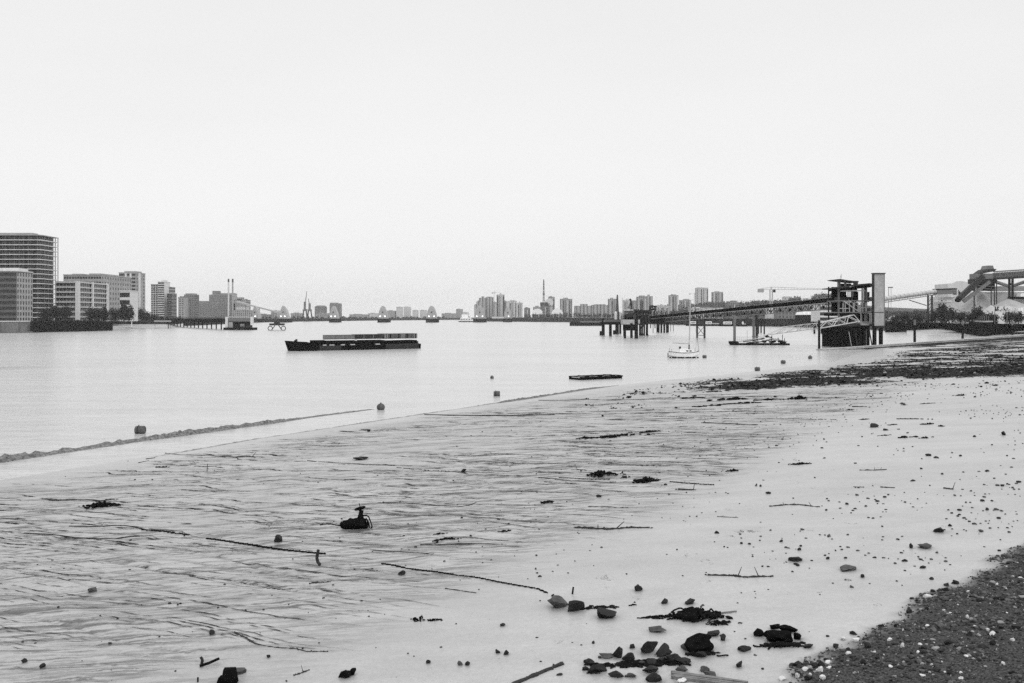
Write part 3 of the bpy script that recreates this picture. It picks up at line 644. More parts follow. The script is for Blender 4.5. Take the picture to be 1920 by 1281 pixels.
for k,(a,b,t,D2,mm) in enumerate([(481,505,590,2300,'far_block_dark'),(508,520,583,2500,'far_block'),(545,565,588,2200,'far_block'),(592,618,588,2250,'far_block'),(655,690,590,2700,'far_block'),(690,708,588,2900,'far_block_pale'),(725,741,583,3000,'far_block'),
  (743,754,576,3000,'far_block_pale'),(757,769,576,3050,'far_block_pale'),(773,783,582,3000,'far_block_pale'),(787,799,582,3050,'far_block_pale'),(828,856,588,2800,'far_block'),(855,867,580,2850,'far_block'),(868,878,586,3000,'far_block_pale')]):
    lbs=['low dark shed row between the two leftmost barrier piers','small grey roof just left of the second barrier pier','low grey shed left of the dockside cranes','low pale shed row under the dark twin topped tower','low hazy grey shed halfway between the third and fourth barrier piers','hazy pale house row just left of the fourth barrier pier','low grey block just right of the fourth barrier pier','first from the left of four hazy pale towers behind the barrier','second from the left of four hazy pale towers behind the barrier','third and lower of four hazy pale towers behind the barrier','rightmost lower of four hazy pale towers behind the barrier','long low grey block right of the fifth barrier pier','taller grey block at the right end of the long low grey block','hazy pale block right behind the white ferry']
    blk(lbs[k],a,b,t,D2,30,mm,plant=[(.2,.6,1.5)],name='distant_block')
wood('distant_treeline','hazy low treeline along the far north bank behind the barrier',[(478,592,1500),(560,592,1800),(700,593.2,2250),(880,593,2950)],21,.5,m='far_foliage')
wallline('river_wall','distant dark river wall behind the barrier piers',[(480,1442),(560,1742),(690,2190),(880,2890)],-1,5.6,2,'dark_concrete')
# ================================================================ flood barrier piers
PW=[(478.5,12,'leftmost barrier pier, half hidden by the long jetty'),(531.5,15.5,'second barrier pier from the left, above the work platform'),(625.5,15.5,'third barrier pier from the left, in front of the dark twin topped tower'),(718,18.5,'fourth barrier pier from the left, left of the hazy pale towers'),
    (809.5,20.5,'fifth barrier pier from the left, widest hood seen in open water'),(899.5,22.5,'sixth barrier pier from the left, in front of the ribbed tower cluster'),(952,16,'rightmost barrier pier close to the south bank wall')]
for k,(px,wp,lb) in enumerate(PW):
    D=1445 if k<5 else (1480 if k==5 else 1560); X,Y=LW(px,D); w=wp/F*D; h=30/F*D*(1.0 if k<6 else .92)
    root=thing('barrier_pier','silver hooded '+lb,'flood barrier pier',(X,Y,0),'hooded piers of the flood barrier')
    bw_=w*.55; M().pad([(X-bw_,Y-1),(X-bw_*.6,Y-5),(X+bw_*.6,Y-5),(X+bw_,Y-1),(X+bw_,Y+28),(X,Y+34),(X-bw_,Y+28)],-2,5.6).build('pier_base','black_hull',root)
    # boat-like steel hood: pointed arch section, crown falling towards the back
    b=M(); ns,nl=15,10; V=[]
    for j in range(nl+1):
        t=j/nl; sc=1-.55*(t)**2.2; ys=Y-1+t*28-3*(1-sc)
        for i in range(ns):
            a=-1+2*i/(ns-1); xw=w/2*(1-.25*t*t)*.96; zz=(1-abs(a)**2.1)**.62
            V.append((X+a*xw,ys+ (1-zz)*-1.2,5.6+(h-5.6+1.0)*sc*zz))
    b.v=V; b.f=[(j*ns+i,j*ns+i+1,(j+1)*ns+i+1,(j+1)*ns+i) for j in range(nl) for i in range(ns-1)]+[tuple(range(ns-1,-1,-1)),tuple(nl*ns+i for i in range(ns))]
    b.build('hood','pier_steel',root)
    f=M(); 
    for i in range(ns-1):
        pass
    b=M(); pts=[]
    for i in range(ns):
        a=-1+2*i/(ns-1); zz=(1-abs(a)**2.1)**.62; pts.append((X+a*w/2*.80,5.6+(h-6.5)*.80*zz))
    b.prism(pts,Y-2.9,Y-1.9).build('hood_front','grey_render',root)
    M().tube((X,Y-3.3,5.6+h*.40),(X,Y-2.6,5.6+h*.40),1.1,n=10).build('control_window','window_glass',root)
    M().bb(X-w*.3,X+w*.3,Y-4,Y-2.5,5.6,7.0).build('walkway','grey_render',root)
    for sx in (-.24,.24) if k not in(0,6) else (.1,):
        M().tube((X+sx*w,Y-4.4,9.0),(X+sx*w,Y-4.0,9.0),.95,n=10).build('signal_lamp','lamp_light',root)
# white ferry left of sixth pier
X,Y=LW(874,1560); root=thing('white_ferry','small white ferry with a dark hull left of the sixth barrier pier','ferry',(X,Y,0))
M().pad([(X-12,Y),(X-9,Y-3),(X+9,Y-3),(X+11,Y),(X+9,Y+4),(X-9,Y+4)],-.5,1.5).build('hull','black_hull',root); M().bb(X-9,X+8,Y-2,Y+3,1.5,7).build('cabin','white_paint',root); M().bb(X-7,X+3,Y-1,Y+2,7,12).build('wheelhouse','white_paint',root)
b=M()
for i in range(6): b.bb(X-8+i*2.6,X-6.7+i*2.6,Y-2.1,Y-1.9,3,5.4)
b.build('window','window_glass',root); M().tube((X-1,Y,12),(X-1,Y,17),.25,n=6).build('mast','pale_steel',root)
# ================================================================ SOUTH BANK, far part
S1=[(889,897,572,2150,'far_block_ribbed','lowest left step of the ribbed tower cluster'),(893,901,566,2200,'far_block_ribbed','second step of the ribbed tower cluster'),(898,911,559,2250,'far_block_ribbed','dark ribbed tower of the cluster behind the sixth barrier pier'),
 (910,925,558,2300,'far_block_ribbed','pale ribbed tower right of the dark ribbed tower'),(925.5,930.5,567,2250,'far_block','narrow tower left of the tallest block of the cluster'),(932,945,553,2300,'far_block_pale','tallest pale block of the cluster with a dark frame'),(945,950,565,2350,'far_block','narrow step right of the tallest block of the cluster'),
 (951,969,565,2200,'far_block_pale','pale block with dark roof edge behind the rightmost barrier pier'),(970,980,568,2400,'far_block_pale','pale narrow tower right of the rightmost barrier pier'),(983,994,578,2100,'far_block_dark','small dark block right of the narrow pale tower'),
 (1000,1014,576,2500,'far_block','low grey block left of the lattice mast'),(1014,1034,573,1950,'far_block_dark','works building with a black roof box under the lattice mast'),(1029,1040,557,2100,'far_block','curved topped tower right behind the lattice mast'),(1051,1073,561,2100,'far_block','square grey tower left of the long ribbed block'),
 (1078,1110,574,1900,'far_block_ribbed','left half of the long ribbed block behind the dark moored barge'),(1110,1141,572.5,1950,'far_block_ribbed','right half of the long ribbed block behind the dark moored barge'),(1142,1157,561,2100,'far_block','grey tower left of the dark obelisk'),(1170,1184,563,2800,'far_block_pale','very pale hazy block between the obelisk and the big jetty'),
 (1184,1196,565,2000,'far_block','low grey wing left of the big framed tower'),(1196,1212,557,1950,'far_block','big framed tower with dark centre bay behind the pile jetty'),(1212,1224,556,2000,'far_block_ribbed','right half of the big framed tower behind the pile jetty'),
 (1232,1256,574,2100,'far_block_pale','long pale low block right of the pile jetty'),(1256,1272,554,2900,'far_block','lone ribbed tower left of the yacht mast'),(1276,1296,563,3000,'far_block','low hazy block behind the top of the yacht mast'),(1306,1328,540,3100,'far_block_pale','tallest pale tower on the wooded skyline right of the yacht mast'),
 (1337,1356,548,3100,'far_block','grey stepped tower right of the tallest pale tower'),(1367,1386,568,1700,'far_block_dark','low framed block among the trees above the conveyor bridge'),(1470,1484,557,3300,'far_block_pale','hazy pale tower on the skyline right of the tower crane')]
for k,(a,b,t,D,mm,lb) in enumerate(S1):
    w=b-a; r_=blk(lb,a,b,t,D,26,mm,plant=[(.15+.1*(k%3),.55+.1*(k%4),1.5+(k%3))],name='distant_tower' if t<568 else 'distant_block')
    nb_=int(w//3.2)
    if mm!='far_block_ribbed' and D>1500:
        X0_=LW(a,D)[0]; W_b=w/F*D; zt_=CH-(t-HY)/F*D
        for j in range(nb_):
            f=(j+.35)/nb_; M().bb(X0_+W_b*f,X0_+W_b*(f+.45/nb_),D-.5,D-.003,LAND+4,zt_-2-(j*7+k)%3).build('window_bay',['far_block_dark','far_block_pale','dark_steel'][(j+k)%3],r_)
    if lb.startswith('works building'): X0=LW(1014,D)[0]; M().bb(X0-1,X0+14,D-1,D+10,CH-(573-HY)/F*D,CH-(568-HY)/F*D+1).build('roof_box','dark_steel',r_)
    if lb.startswith('tallest pale block'): 
        X0=LW(932,D)[0];X1=LW(945,D)[0]; z=CH-(553-HY)/F*D
        for xx in (X0,X1): M().bb(xx-1,xx+1,D-1,D,LAND,z).build('frame_strip','dark_steel',r_)
    if lb.startswith('big framed'): X0=LW(1203,D)[0]; M().bb(X0-3,X0+3,D-1,D,20,40).build('centre_bay','window_glass',r_)
    if lb.startswith('curved'): X0=LW(1028,D)[0]; M().tube((X0+2,D-2,38),(X0+2,D+8,38),9,n=16).build('drum','pale_render',r_)
# white tent roofs
for px,lb in ((1008,'white dome tent roof left of the works building'),(1045,'white dome tent roof right of the curved topped tower')):
    X,Y=LW(px,1900); root=thing('dome_tent',lb,'tent',(X,Y,LAND)); pts=[(X+11*math.cos(t),13+11*math.sin(t)) for t in [k*math.pi/10 for k in range(11)]]
    M().prism(pts[::-1],Y,Y+20).build('canopy','white_paint',root); M().bb(X-10,X+10,Y+1,Y+19,LAND,13).build('wall','grey_render',root)
# obelisk
X,Y=LW(1157.5,1800); root=thing('obelisk_chimney','dark tapering obelisk like chimney right of the grey tower','chimney',(X,Y,LAND)); M().tube((X,Y,LAND),(X,Y,CH+41.5/F*Y),3.6,1.3,4).build('shaft','dark_concrete',root); M().bb(X-3.6,X+3.6,Y-3.6,Y+3.6,LAND,LAND+5).build('plinth','dark_concrete',root)
# lattice mast with rings
X,Y=LW(1019.5,1900); root=thing('lattice_mast','slender lattice mast with ring platforms, tallest thing at the centre skyline','mast',(X,Y,LAND)); z0=CH+(HY-568)/F*Y; z1=CH+(HY-524)/F*Y
b=M()
for i in range(14):
    f0,f1=i/14,(i+1)/14; r0=2.3*(1-f0)+.5; r1=2.3*(1-f1)+.5; za=LAND+(z1-LAND)*f0; zb=LAND+(z1-LAND)*f1
    for k in range(4):
        a0=math.pi/2*k; a1=a0+math.pi/2
        b.beam((X+r0*math.cos(a0),Y+r0*math.sin(a0),za),(X+r1*math.cos(a0),Y+r1*math.sin(a0),zb),.42); b.beam((X+r0*math.cos(a0),Y+r0*math.sin(a0),za),(X+r1*math.cos(a1),Y+r1*math.sin(a1),zb),.28)
b.build('lattice','grey_steel',root)
for f,r in ((.62,2.4),(.77,1.7),(.86,1.8),(.94,1.5)): z=LAND+(z1-LAND)*f; M().tube((X,Y,z),(X,Y,z+2.2),r,r*.8,10).build('ring_platform','grey_steel',root)
# tower cranes
def tcrane(label,px,pt,D,jl,jr,pyj,m='pale_steel',w=1.6,cab=True):
    X,Y=LW(px,D); z=CH-(pyj-HY)/F*D; zt=CH-(pt-HY)/F*D; root=thing('tower_crane',label,'crane',(X,Y,LAND)); h=w/2; b=M()
    for sx in (-h,h):
        for sy in (-h,h): b.beam((X+sx,Y+sy,LAND),(X+sx,Y+sy,z),w*.16)
    n=int((z-LAND)/w/1.5)+1
    for i in range(n): za=LAND+(z-LAND)*i/n; zb=LAND+(z-LAND)*(i+1)/n; b.beam((X-h,Y-h,za),(X+h,Y-h,zb),w*.1)
    b.build('mast',m,root); x0=(jl-960)/F*D; x1=(jr-960)/F*D; b=M(); b.beam((X,Y,z),(x1,Y,z),w*.2); b.beam((X,Y,z+w),(x1,Y,z+.2),w*.16); k=int((x1-X)/w/1.3)
    for i in range(k): b.beam((X+(x1-X)*i/k,Y,z),(X+(x1-X)*(i+.5)/k,Y,z+w*(1-(i+.5)/k)),w*.1)
    b.build('jib',m,root); b=M(); b.beam((X,Y,z),(x0,Y,z),w*.22); b.beam((X,Y,z+w*.8),(x0,Y,z+.3),w*.16); b.build('counter_jib',m,root)
    M().bb(x0,x0+w*2.4,Y-1,Y+1,z-w*1.2,z+w*.2).build('counterweight','grey_render',root); M().beam((X,Y,z),(X,Y,zt),w*.35).build('peak',m,root)
    M().bb(X+.6*w,X+1.7*w,Y-1,Y+.5,z-1.2*w,z).build('cab','dark_steel',root); b=M(); b.beam((X,Y,zt),(x1*.5+X*.5,Y,z+w*.6),w*.07); b.beam((X,Y,zt),(x0,Y,z+.5),w*.07); b.build('tie_rod',m,root)
tcrane('large tower crane with a long level jib above the conveyor bridge',1446,538,900,1421,1566,543,w=2.2)
tcrane('faint small tower crane above the ribbed tower cluster',926.5,545,2400,922,936,549,w=1.6)
tcrane('faint small tower crane right of the yacht masthead',1302,549,2600,1292,1304,551,w=1.6)
# hills and woods
hz=[(1180,588,1),(1230,583,1),(1300,580,1),(1360,576,1),(1420,575,1),(1500,572,1),(1545,568,1),(1600,570,1),(1660,576,1),(1760,580,1),(1900,584,1),(2300,590,1)]
b=M(); n=len(hz)
for j,(D,f) in enumerate(((1900,0),(2500,.55),(3100,1),(3800,.9),(4500,0))):
    for (px,py,_) in hz: b.v.append(((px-960)/F*D,D,LAND-.5+f*(CH-(py-HY)/F*3100-LAND)))
b.f=[(j*n+i,j*n+i+1,(j+1)*n+i+1,(j+1)*n+i) for j in range(4) for i in range(n-1)]; o=b.build('hills','far_foliage',smooth=True); tag(o,kind='structure')
def hillwood(name,label,pts,D,seed,m='far_foliage',rr=5.0):
    r=np.random.RandomState(seed); Vs=[]
    for i in range(len(pts)-1):
        (a0,t0),(a1,t1)=pts[i],pts[i+1]; n=max(2,int(abs(a1-a0)/2.2))
        for j in range(n):
            f=(j+r.rand())/n; px=a0+(a1-a0)*f; D_=D*(1+.03*r.rand()); zt=CH-(t0+(t1-t0)*f-HY+r.rand()*2)/F*D_; R0=(rr*(.7+.6*r.rand()))/F*D_
            for q in range(3): Vs.append(leafcloud(((px-960)/F*D_+r.randn()*R0*.4,D_,zt-R0*(.8+1.5*q)),(R0*1.1,R0,R0*1.15),110,1.2/F*D_*.8,int(r.randint(1e6))))
    V=np.concatenate(Vs); Q=np.arange(len(V)).reshape(-1,4); o=npmesh(name,V,Q,MATS[m],False); tag(o,label,'woodland',None,'stuff')
hillwood('skyline_wood','dark wooded skyline behind the conveyor bridge and tower crane',[(1228,573),(1256,571),(1300,570),(1330,566),(1345,565),(1400,566),(1420,563),(1480,563),(1483,558),(1497,556),(1508,562),(1523,560),(1528,552),(1545,550),(1560,553),(1575,554)],3000,5)
hillwood('skyline_wood','low wooded skyline right of the pier house under the tubular conveyor',[(1655,583),(1700,584),(1760,580),(1800,583)],1500,8,rr=4)
wood('riverside_wood','dark clumps of trees along the south bank behind the dark moored barge',[(985,588,1700),(1040,586,1650),(1070,583,1560),(1100,586,1520),(1140,585,1450),(1180,585,1300),(1225,580,1150)],9,1.1)
wood('riverside_wood','trees along the south bank under the conveyor bridge',[(1225,578,1060),(1270,577,1050),(1290,564,1040),(1305,566,1040),(1320,575,1030),(1380,578,1000),(1440,577,930),(1500,578,880),(1560,585,800)],10,1.3)
wallline('river_wall','dark river wall below the ribbed tower cluster and the rightmost barrier pier',[(913,1785),(1070,1512)],-1,7.2,2,'dark_concrete')
wallline('river_wall','dark river wall behind the moored boats under the conveyor bridge',[(1070,1510),(1290,1002),(1400,892),(1500,792),(1600,682)],-1,6.6,2,'dark_concrete')
b=wallline('river_wall','white topped low wall segment between the two rightmost barrier piers',[(922,1700),(950,1640)],5.5,8.5,1.5,'pale_render')
# sheds with white gables + building behind pier house
D=760
root=thing('boat_shed_row','row of dark boat sheds with small white gables left of the pier house','shed',(*LW(1505,D),LAND))
X0=LW(1501,D)[0]; X1=LW(1537,D)[0]; M().bb(X0,X1,D,D+14,LAND,LAND+4.6).build('wall','dark_timber',root)
for i in range(5):
    a=X0+(X1-X0)*i/5; c=X0+(X1-X0)*(i+1)/5; z=LAND+4.61; M().prism([(a,z),(c,z),((a+c)/2,z+2.6)],D-.2,D+14).build('gable_roof','white_paint',root)
blk('pale industrial building with a framed front directly left of the pier house',1538,1572,574,640,20,'pale_render',(7,3,2.0,2.0),None,name='industrial_building')
blk('low flat pale shed among the trees under the tower crane',1441,1455,581,880,12,'pale_render',name='small_shed',plant=[(.2,.8,.6)])
blk('low grey shed row between the tower crane and the boat sheds',1458,1500,582,860,12,'far_block_dark',name='low_shed')
blk('long white roofed terminal building above the left part of the conveyor bridge',1296,1356,578,1250,20,'pale_render',name='terminal_building',plant=[(.1,.3,1)])
# dark moored barge
def hull(mb,pl,z0,z1,sheer=None,slope=.9):
    pass
X0,Y=LW(1068,905); X1=LW(1133,905)[0]; root=thing('moored_barge','long low black barge moored left of the pile jetty, rounded at its left end','barge',(X0,Y,0))
M().pad([(X0,Y),(X0+1.2,Y-2.5),(X0+4,Y-3.5),(X1,Y-3.5),(X1,Y+4),(X0+4,Y+4),(X0+1,Y+2.5)],-.6,2.9).build('hull','black_hull',root)
M().bb(X0+10,X1-1,Y-3,Y+3,2.9,4.2).build('hatch_cover','grey_steel',root); M().pad([(X0+.8,Y-1.6),(X0+4,Y-3),(X0+8.5,Y-3),(X0+8.5,Y+3),(X0+4,Y+3)],2.9,4.6).build('foredeck','dark_steel',root)
# row of moored boats under the conveyor
for k,(a,b,c,lb) in enumerate([(1288,1318,.55,'leftmost moored river boat with a white cabin under the conveyor bridge'),(1316,1352,.5,'second moored river boat from the left under the conveyor bridge'),(1350,1386,.6,'third moored river boat, just left of the tall grey post'),(1385,1402,.5,'small white topped boat right of the tall grey post')]):
    D=900-20*k; X0=LW(a,D)[0]; X1=LW(b,D)[0]; root=thing('river_boat',lb,'boat',(X0,D,0),'river boats moored under the conveyor bridge')
    M().pad([(X0-1,D),(X0+2.5,D-2),(X1-1,D-2),(X1,D),(X1-1,D+2),(X0+2.5,D+2)],-.4,1.7).build('hull','black_hull',root); M().bb(X0+3,X0+(X1-X0)*c,D-1.4,D+1.4,1.7,4).build('cabin','white_paint',root); M().bb(X0+3.4,X0+(X1-X0)*c-.5,D-1.5,D-1.3,2.5,3.2).build('window','window_glass',root)
    M().tube((X0+4,D,4),(X0+4,D,7.5),.12,n=5).build('mast','dark_steel',root); M().bb(X0+(X1-X0)*c+.6,X1-2,D-1.5,D+1.5,1.7,2.5).build('cargo_cover','pale_steel' if k%2 else 'dark_steel',root)
# ================================================================ container barge
def barge():
    # moored slightly askew: bow to the left
    a=GW(548,659); b=GW(793,653.5); a.z=b.z=0; d=(b-a); Ln=d.length; d.normalize(); nrm=Vector((-d.y,d.x,0)); Wd=11.0
    def T(x,y,z): return a+d*x+nrm*y*.55+Vector((0,0,z*.43))
    root=thing('container_barge','long black lighter loaded with a row of containers, alone in mid river','barge',a)
    def hullsec(x,w,zt,zb=-.6,rake=0): return [T(x,Wd/2-w/2,zt),T(x+rake,Wd/2-w/2*.92,zb),T(x+rake,Wd/2+w/2*.92,zb),T(x,Wd/2+w/2,zt)]
    def loft(secs,name,m,par=root):
        q=M(); 
        for s in secs: q.v+=[tuple(v) for v in s]
        q.f=[tuple(range(3,-1,-1)),tuple(4*(len(secs)-1)+i for i in range(4))]
        for j in range(len(secs)-1):
            for i in range(4): q.f.append((j*4+i,j*4+(i+1)%4,(j+1)*4+(i+1)%4,(j+1)*4+i))
        return q.build(name,m,par)
    s=Ln/258.
    loft([hullsec(0,4.5,6.3*s/.12*.12 if 0 else 5.6,rake=.9),hullsec(10*s,8.5,5.3),hullsec(26*s,10.6,5.0),hullsec(36*s,Wd,4.4)],'bow','black_hull')
    loft([hullsec(36*s,Wd,4.4),hullsec(42*s,Wd,3.6),hullsec(50*s,Wd,2.9)],'forward_hull','black_hull')
    loft([hullsec(50*s,Wd,2.75),hullsec(92*s,Wd,2.7)],'side_plating','dark_steel')
    loft([hullsec(92.05*s,Wd*.97,2.4),hullsec(105*s,Wd*.97,2.4)],'side_plating','black_hull')
    loft([hullsec(105.05*s,Wd*1.01,2.75),hullsec(180*s,Wd*1.01,2.7)],'side_plating','black_hull')
    loft([hullsec(180.05*s,Wd*1.03,3.0),hullsec(249*s,Wd*1.03,3.2)],'stern_hull','dark_steel')
    loft([hullsec(249.05*s,Wd*.8,2.8),hullsec(258*s,Wd*.7,2.8)],'stern_block','black_hull')
    # hold coaming and white rail line
    def bx(x0,x1,y0,y1,z0,z1,name,m):
        q=M(); q.add([T(x0*s,y0,z0),T(x1*s,y0,z0),T(x1*s,y1,z0),T(x0*s,y1,z0),T(x0*s,y0,z1),T(x1*s,y0,z1),T(x1*s,y1,z1),T(x0*s,y1,z1)],[(0,3,2,1),(4,5,6,7),(0,1,5,4),(1,2,6,5),(2,3,7,6),(3,0,4,7)]); return q.build(name,m,root)
    bx(52,180,1.8,Wd-.6,2.4,5.55,'hold_coaming','black_hull'); bx(181,246,.25,Wd-.3,3.1,5.1,'hold_coaming','black_hull')
    bx(63,120,1.6,1.8,5.55,5.95,'white_rail','white_paint'); bx(125,170,1.6,1.8,5.55,5.95,'white_rail','white_paint')
    q=M(); q._beam(T(170*s,1.65,5.75),T(181*s,.1,5.3),.12,.15); q.build('white_rail','white_paint',root); q=M(); q._beam(T(120*s,1.65,5.75),T(125*s,1.65,5.2),.1,.14); q.build('white_rail','white_paint',root)
    q=M(); q._beam(T(181*s,.1,5.35),T(249*s,.1,5.6),.12,.18); q.build('white_rail','white_paint',root)
    for x,w in ((58,6),(70,9),(92,7),(110,9),(160,9)): bx(x,x+w,.25,1.0,2.75,3.3,'mooring_gear','pale_steel')
    for x in (186,194,202,210,218,226,234,242): bx(x,x+3.6,.02,.24,3.5,4.7,'stern_post','black_hull')
    for x,h in ((9,.8),(13,1.3),(43,1.2),(253,1.6)):
        q=M(); q.tube(T(x*s,2.5,2.7 if x>100 else 4.4),T(x*s,2.5,(2.8 if x>100 else 5.2 if x<20 else 4.4)+h),.16,.13,8); q.build('bollard','black_hull',root)
    q=M(); q._beam(T(11*s,2.6,5.4),T(15*s,4.6,6.2),.2,.2); q.build('windlass','black_hull',root)
    # containers: pale ribbed, black ribbed, then open ended units
    def cont(x0,x1,y0,y1,z0,z1,m,lb,rib,rm,open_=False):
        c=thing('container',lb,'container',T(x0*s,y0,z0),'containers on the long black lighter')
        q=M(); q.add([T(x0*s,y0,z0),T(x1*s,y0,z0),T(x1*s,y1,z0),T(x0*s,y1,z0),T(x0*s,y0,z1),T(x1*s,y0,z1),T(x1*s,y1,z1),T(x0*s,y1,z1)],[(0,3,2,1),(4,5,6,7),(0,1,5,4),(1,2,6,5),(2,3,7,6),(3,0,4,7)]); q.build('box',m,c)
        q=M(); n=rib
        for i in range(n):
            xx=(x0+(x1-x0)*(i+.5)/n)*s; q._beam(T(xx,y0-.1,z0+.1),T(xx,y0-.1,z1-.1),.11,.07)
        q.build('ribs',rm,c)
        q=M(); q._beam(T(x0*s,y0-.1,z1-.08),T(x1*s,y0-.1,z1-.08),.08,.08); q._beam(T(x0*s,y0-.1,z0+.1),T(x1*s,y0-.1,z0+.1),.08,.08)
        for xx in (x0+.3,x1-.3): q._beam(T(xx*s,y0-.1,z0),T(xx*s,y0-.1,z1),.1,.1)
        q.build('frame','grey_steel',c)
    mat('container_pale',.24,.6,.12,.6); mat('container_black',.012,.8,.3,.6,spec=.05); mat('container_grey',.06,.6,.3,.6)
    nm=['first','second','third']
    for i in range(3): cont(66+i*18.6,66+i*18.6+18.2,2.4,5,6.0,8.6,'container_pale','pale ribbed container, %s from the bow on the long black lighter'%nm[i],9,'grey_steel')
    for i in range(3): cont(122+i*19,122+i*19+18.6 if i<2 else 178,2.4,5,6.0,8.75,'container_black','black ribbed container, %s of the three in the middle of the lighter'%nm[i],9,'container_grey')
    nm=['first','second','third','fourth','fifth','sixth','seventh','eighth']
    for i in range(8):
        x0=178.6+i*8.7; cont(x0,x0+8.1,.9,7,5.95,8.95,['container_grey','container_black'][i%2],'end on container, %s towards the stern of the lighter'%nm[i],2,'pale_steel' if i in(4,7,0) else 'grey_steel')
barge()
# ================================================================ yacht
def yacht():
    D=DW(671.5); X0=(1253-960)/F*D; X1=(1311-960)/F*D; z=lambda py: CH-(py-HY)/F*D
    root=thing('sailing_yacht','small white sailing yacht with bare mast anchored off the mud','yacht',((X0+X1)/2,D,0))
    Ln=X1-X0; secs=[]
    for t,w,zt,zb,xo in ((0,1.0,1.35,.30,.0),(.08,1.6,1.28,.05,.15),(.25,2.1,1.15,-.3,0),(.5,2.3,1.05,-.4,0),(.72,2.0,1.12,-.35,0),(.88,1.1,1.22,-.05,-.1),(.985,.12,1.36,.75,0)):
        x=X0+Ln*t; secs.append([(x,D-w/2,zt),(x+xo,D-w/2*.85,(zt+zb)/2-.15),(x+xo*2,D-w*.2,zb),(x+xo*2,D+w*.2,zb),(x+xo,D+w/2*.85,(zt+zb)/2-.15),(x,D+w/2,zt)])
    def loft(ss,nm,m):
        q=M(); k=len(ss[0])
        for s in ss: q.v+=s
        q.f=[tuple(range(k))[::-1],tuple(k*(len(ss)-1)+i for i in range(k))]
        for j in range(len(ss)-1):
            for i in range(k): q.f.append((j*k+i,j*k+(i+1)%k,(j+1)*k+(i+1)%k,(j+1)*k+i))
        return q.build(nm,m,root)
    loft(secs,'hull','white_paint')
    q=[]
    for s in secs: q.append([(p[0],D+(p[1]-D)*1.03,min(p[2],.17)) if p[2]>.17 else (p[0],D+(p[1]-D)*1.03,p[2]-.02) for p in s])
    wl=M()
    for j in range(len(secs)-1):
        a=secs[j][0];c=secs[j+1][0]; wa=(a[1]-D)*.93; wc=(c[1]-D)*.93
        wl._beam((a[0]+.15,D+wa-.02,.12),(c[0]-.05,D+wc-.02,.12),.06,.24)
    wl.build('waterline_stripe','black_hull',root)
    r=M()
    for j in range(len(secs)-1): a=secs[j][0];c=secs[j+1][0]; r._beam((a[0],a[1]-.03,a[2]-.02),(c[0],c[1]-.03,c[2]-.02),.07,.09)
    r.build('rubbing_strake','dark_steel',root)
    M().prism([(X0+Ln*.36,1.1),(X0+Ln*.86,1.1),(X0+Ln*.78,1.6),(X0+Ln*.62,1.78),(X0+Ln*.36,1.85)],D-.75,D+.75).build('cabin','white_paint',root)
    for t in (.595,.70): M().bb(X0+Ln*t-.22,X0+Ln*t+.2,D-.79,D-.74,1.3,1.52).build('cabin_window','window_glass',root)
    M().bb(X0+Ln*.345,X0+Ln*.40,D-.5,D+.1,1.8,2.25).build('hatch','dark_steel',root)
    mx=X0+Ln*.67; top=Vector(((1294.5-960)/F*D,D,z(563))); M().tube((mx,D,1.6),top,.11,.085,8).build('mast','pale_steel',root)
    M().tube((mx,D,1.6),(mx+.02,D,2.6),.13,.12,8).build('mast_boot','dark_steel',root)
    M().tube((mx,D,2.75),(X0+Ln*.16,D,2.95),.045,n=6).build('boom','grey_steel',root)
    M().tube(top+Vector((-.1,0,0)),top+Vector((.75,0,.12)),.02,n=5).build('wind_vane','grey_steel',root)
    q=M(); q.path([(X1-.05,D,1.4),(X1-.18,D,2.7),(X1-.5,D,4.2)],.03,5); q.tube((X1-.5,D,4.15),(X1-.5,D,4.4),.1,n=6); q.tube((X1-.5,D,4.4),(X1-.55,D,5.6),.025,n=5); q.tube((X1-.5,D,4.3),top+Vector((.0,0,-1)),.009,n=4); q.build('forestay','grey_steel',root)
    q=M(); q.tube((X0+.1,D,1.4),top,.009,n=4); q.tube((mx,D-1,1.1),top,.009,n=4); q.build('stays','grey_steel',root)
    q=M()
    for x,h in ((X0+.1,.75),(X0+.55,.6),(X1-.9,.85),(X1-.25,.5)): q.tube((x,D-.6 if x<X1-.8 else D-.25,1.2),(x,D-.6 if x<X1-.8 else D-.25,1.2+h),.035,n=5)
    q.tube((X0+.1,D-.6,1.8),(X0+Ln*.36,D-.9,1.75),.014,n=4); q.build('guard_rail','grey_steel',root)
    M().bb(X0-.12,X0+.12,D-.25,D+.25,.1,1.0).build('outboard','grey_steel',root)
yacht()
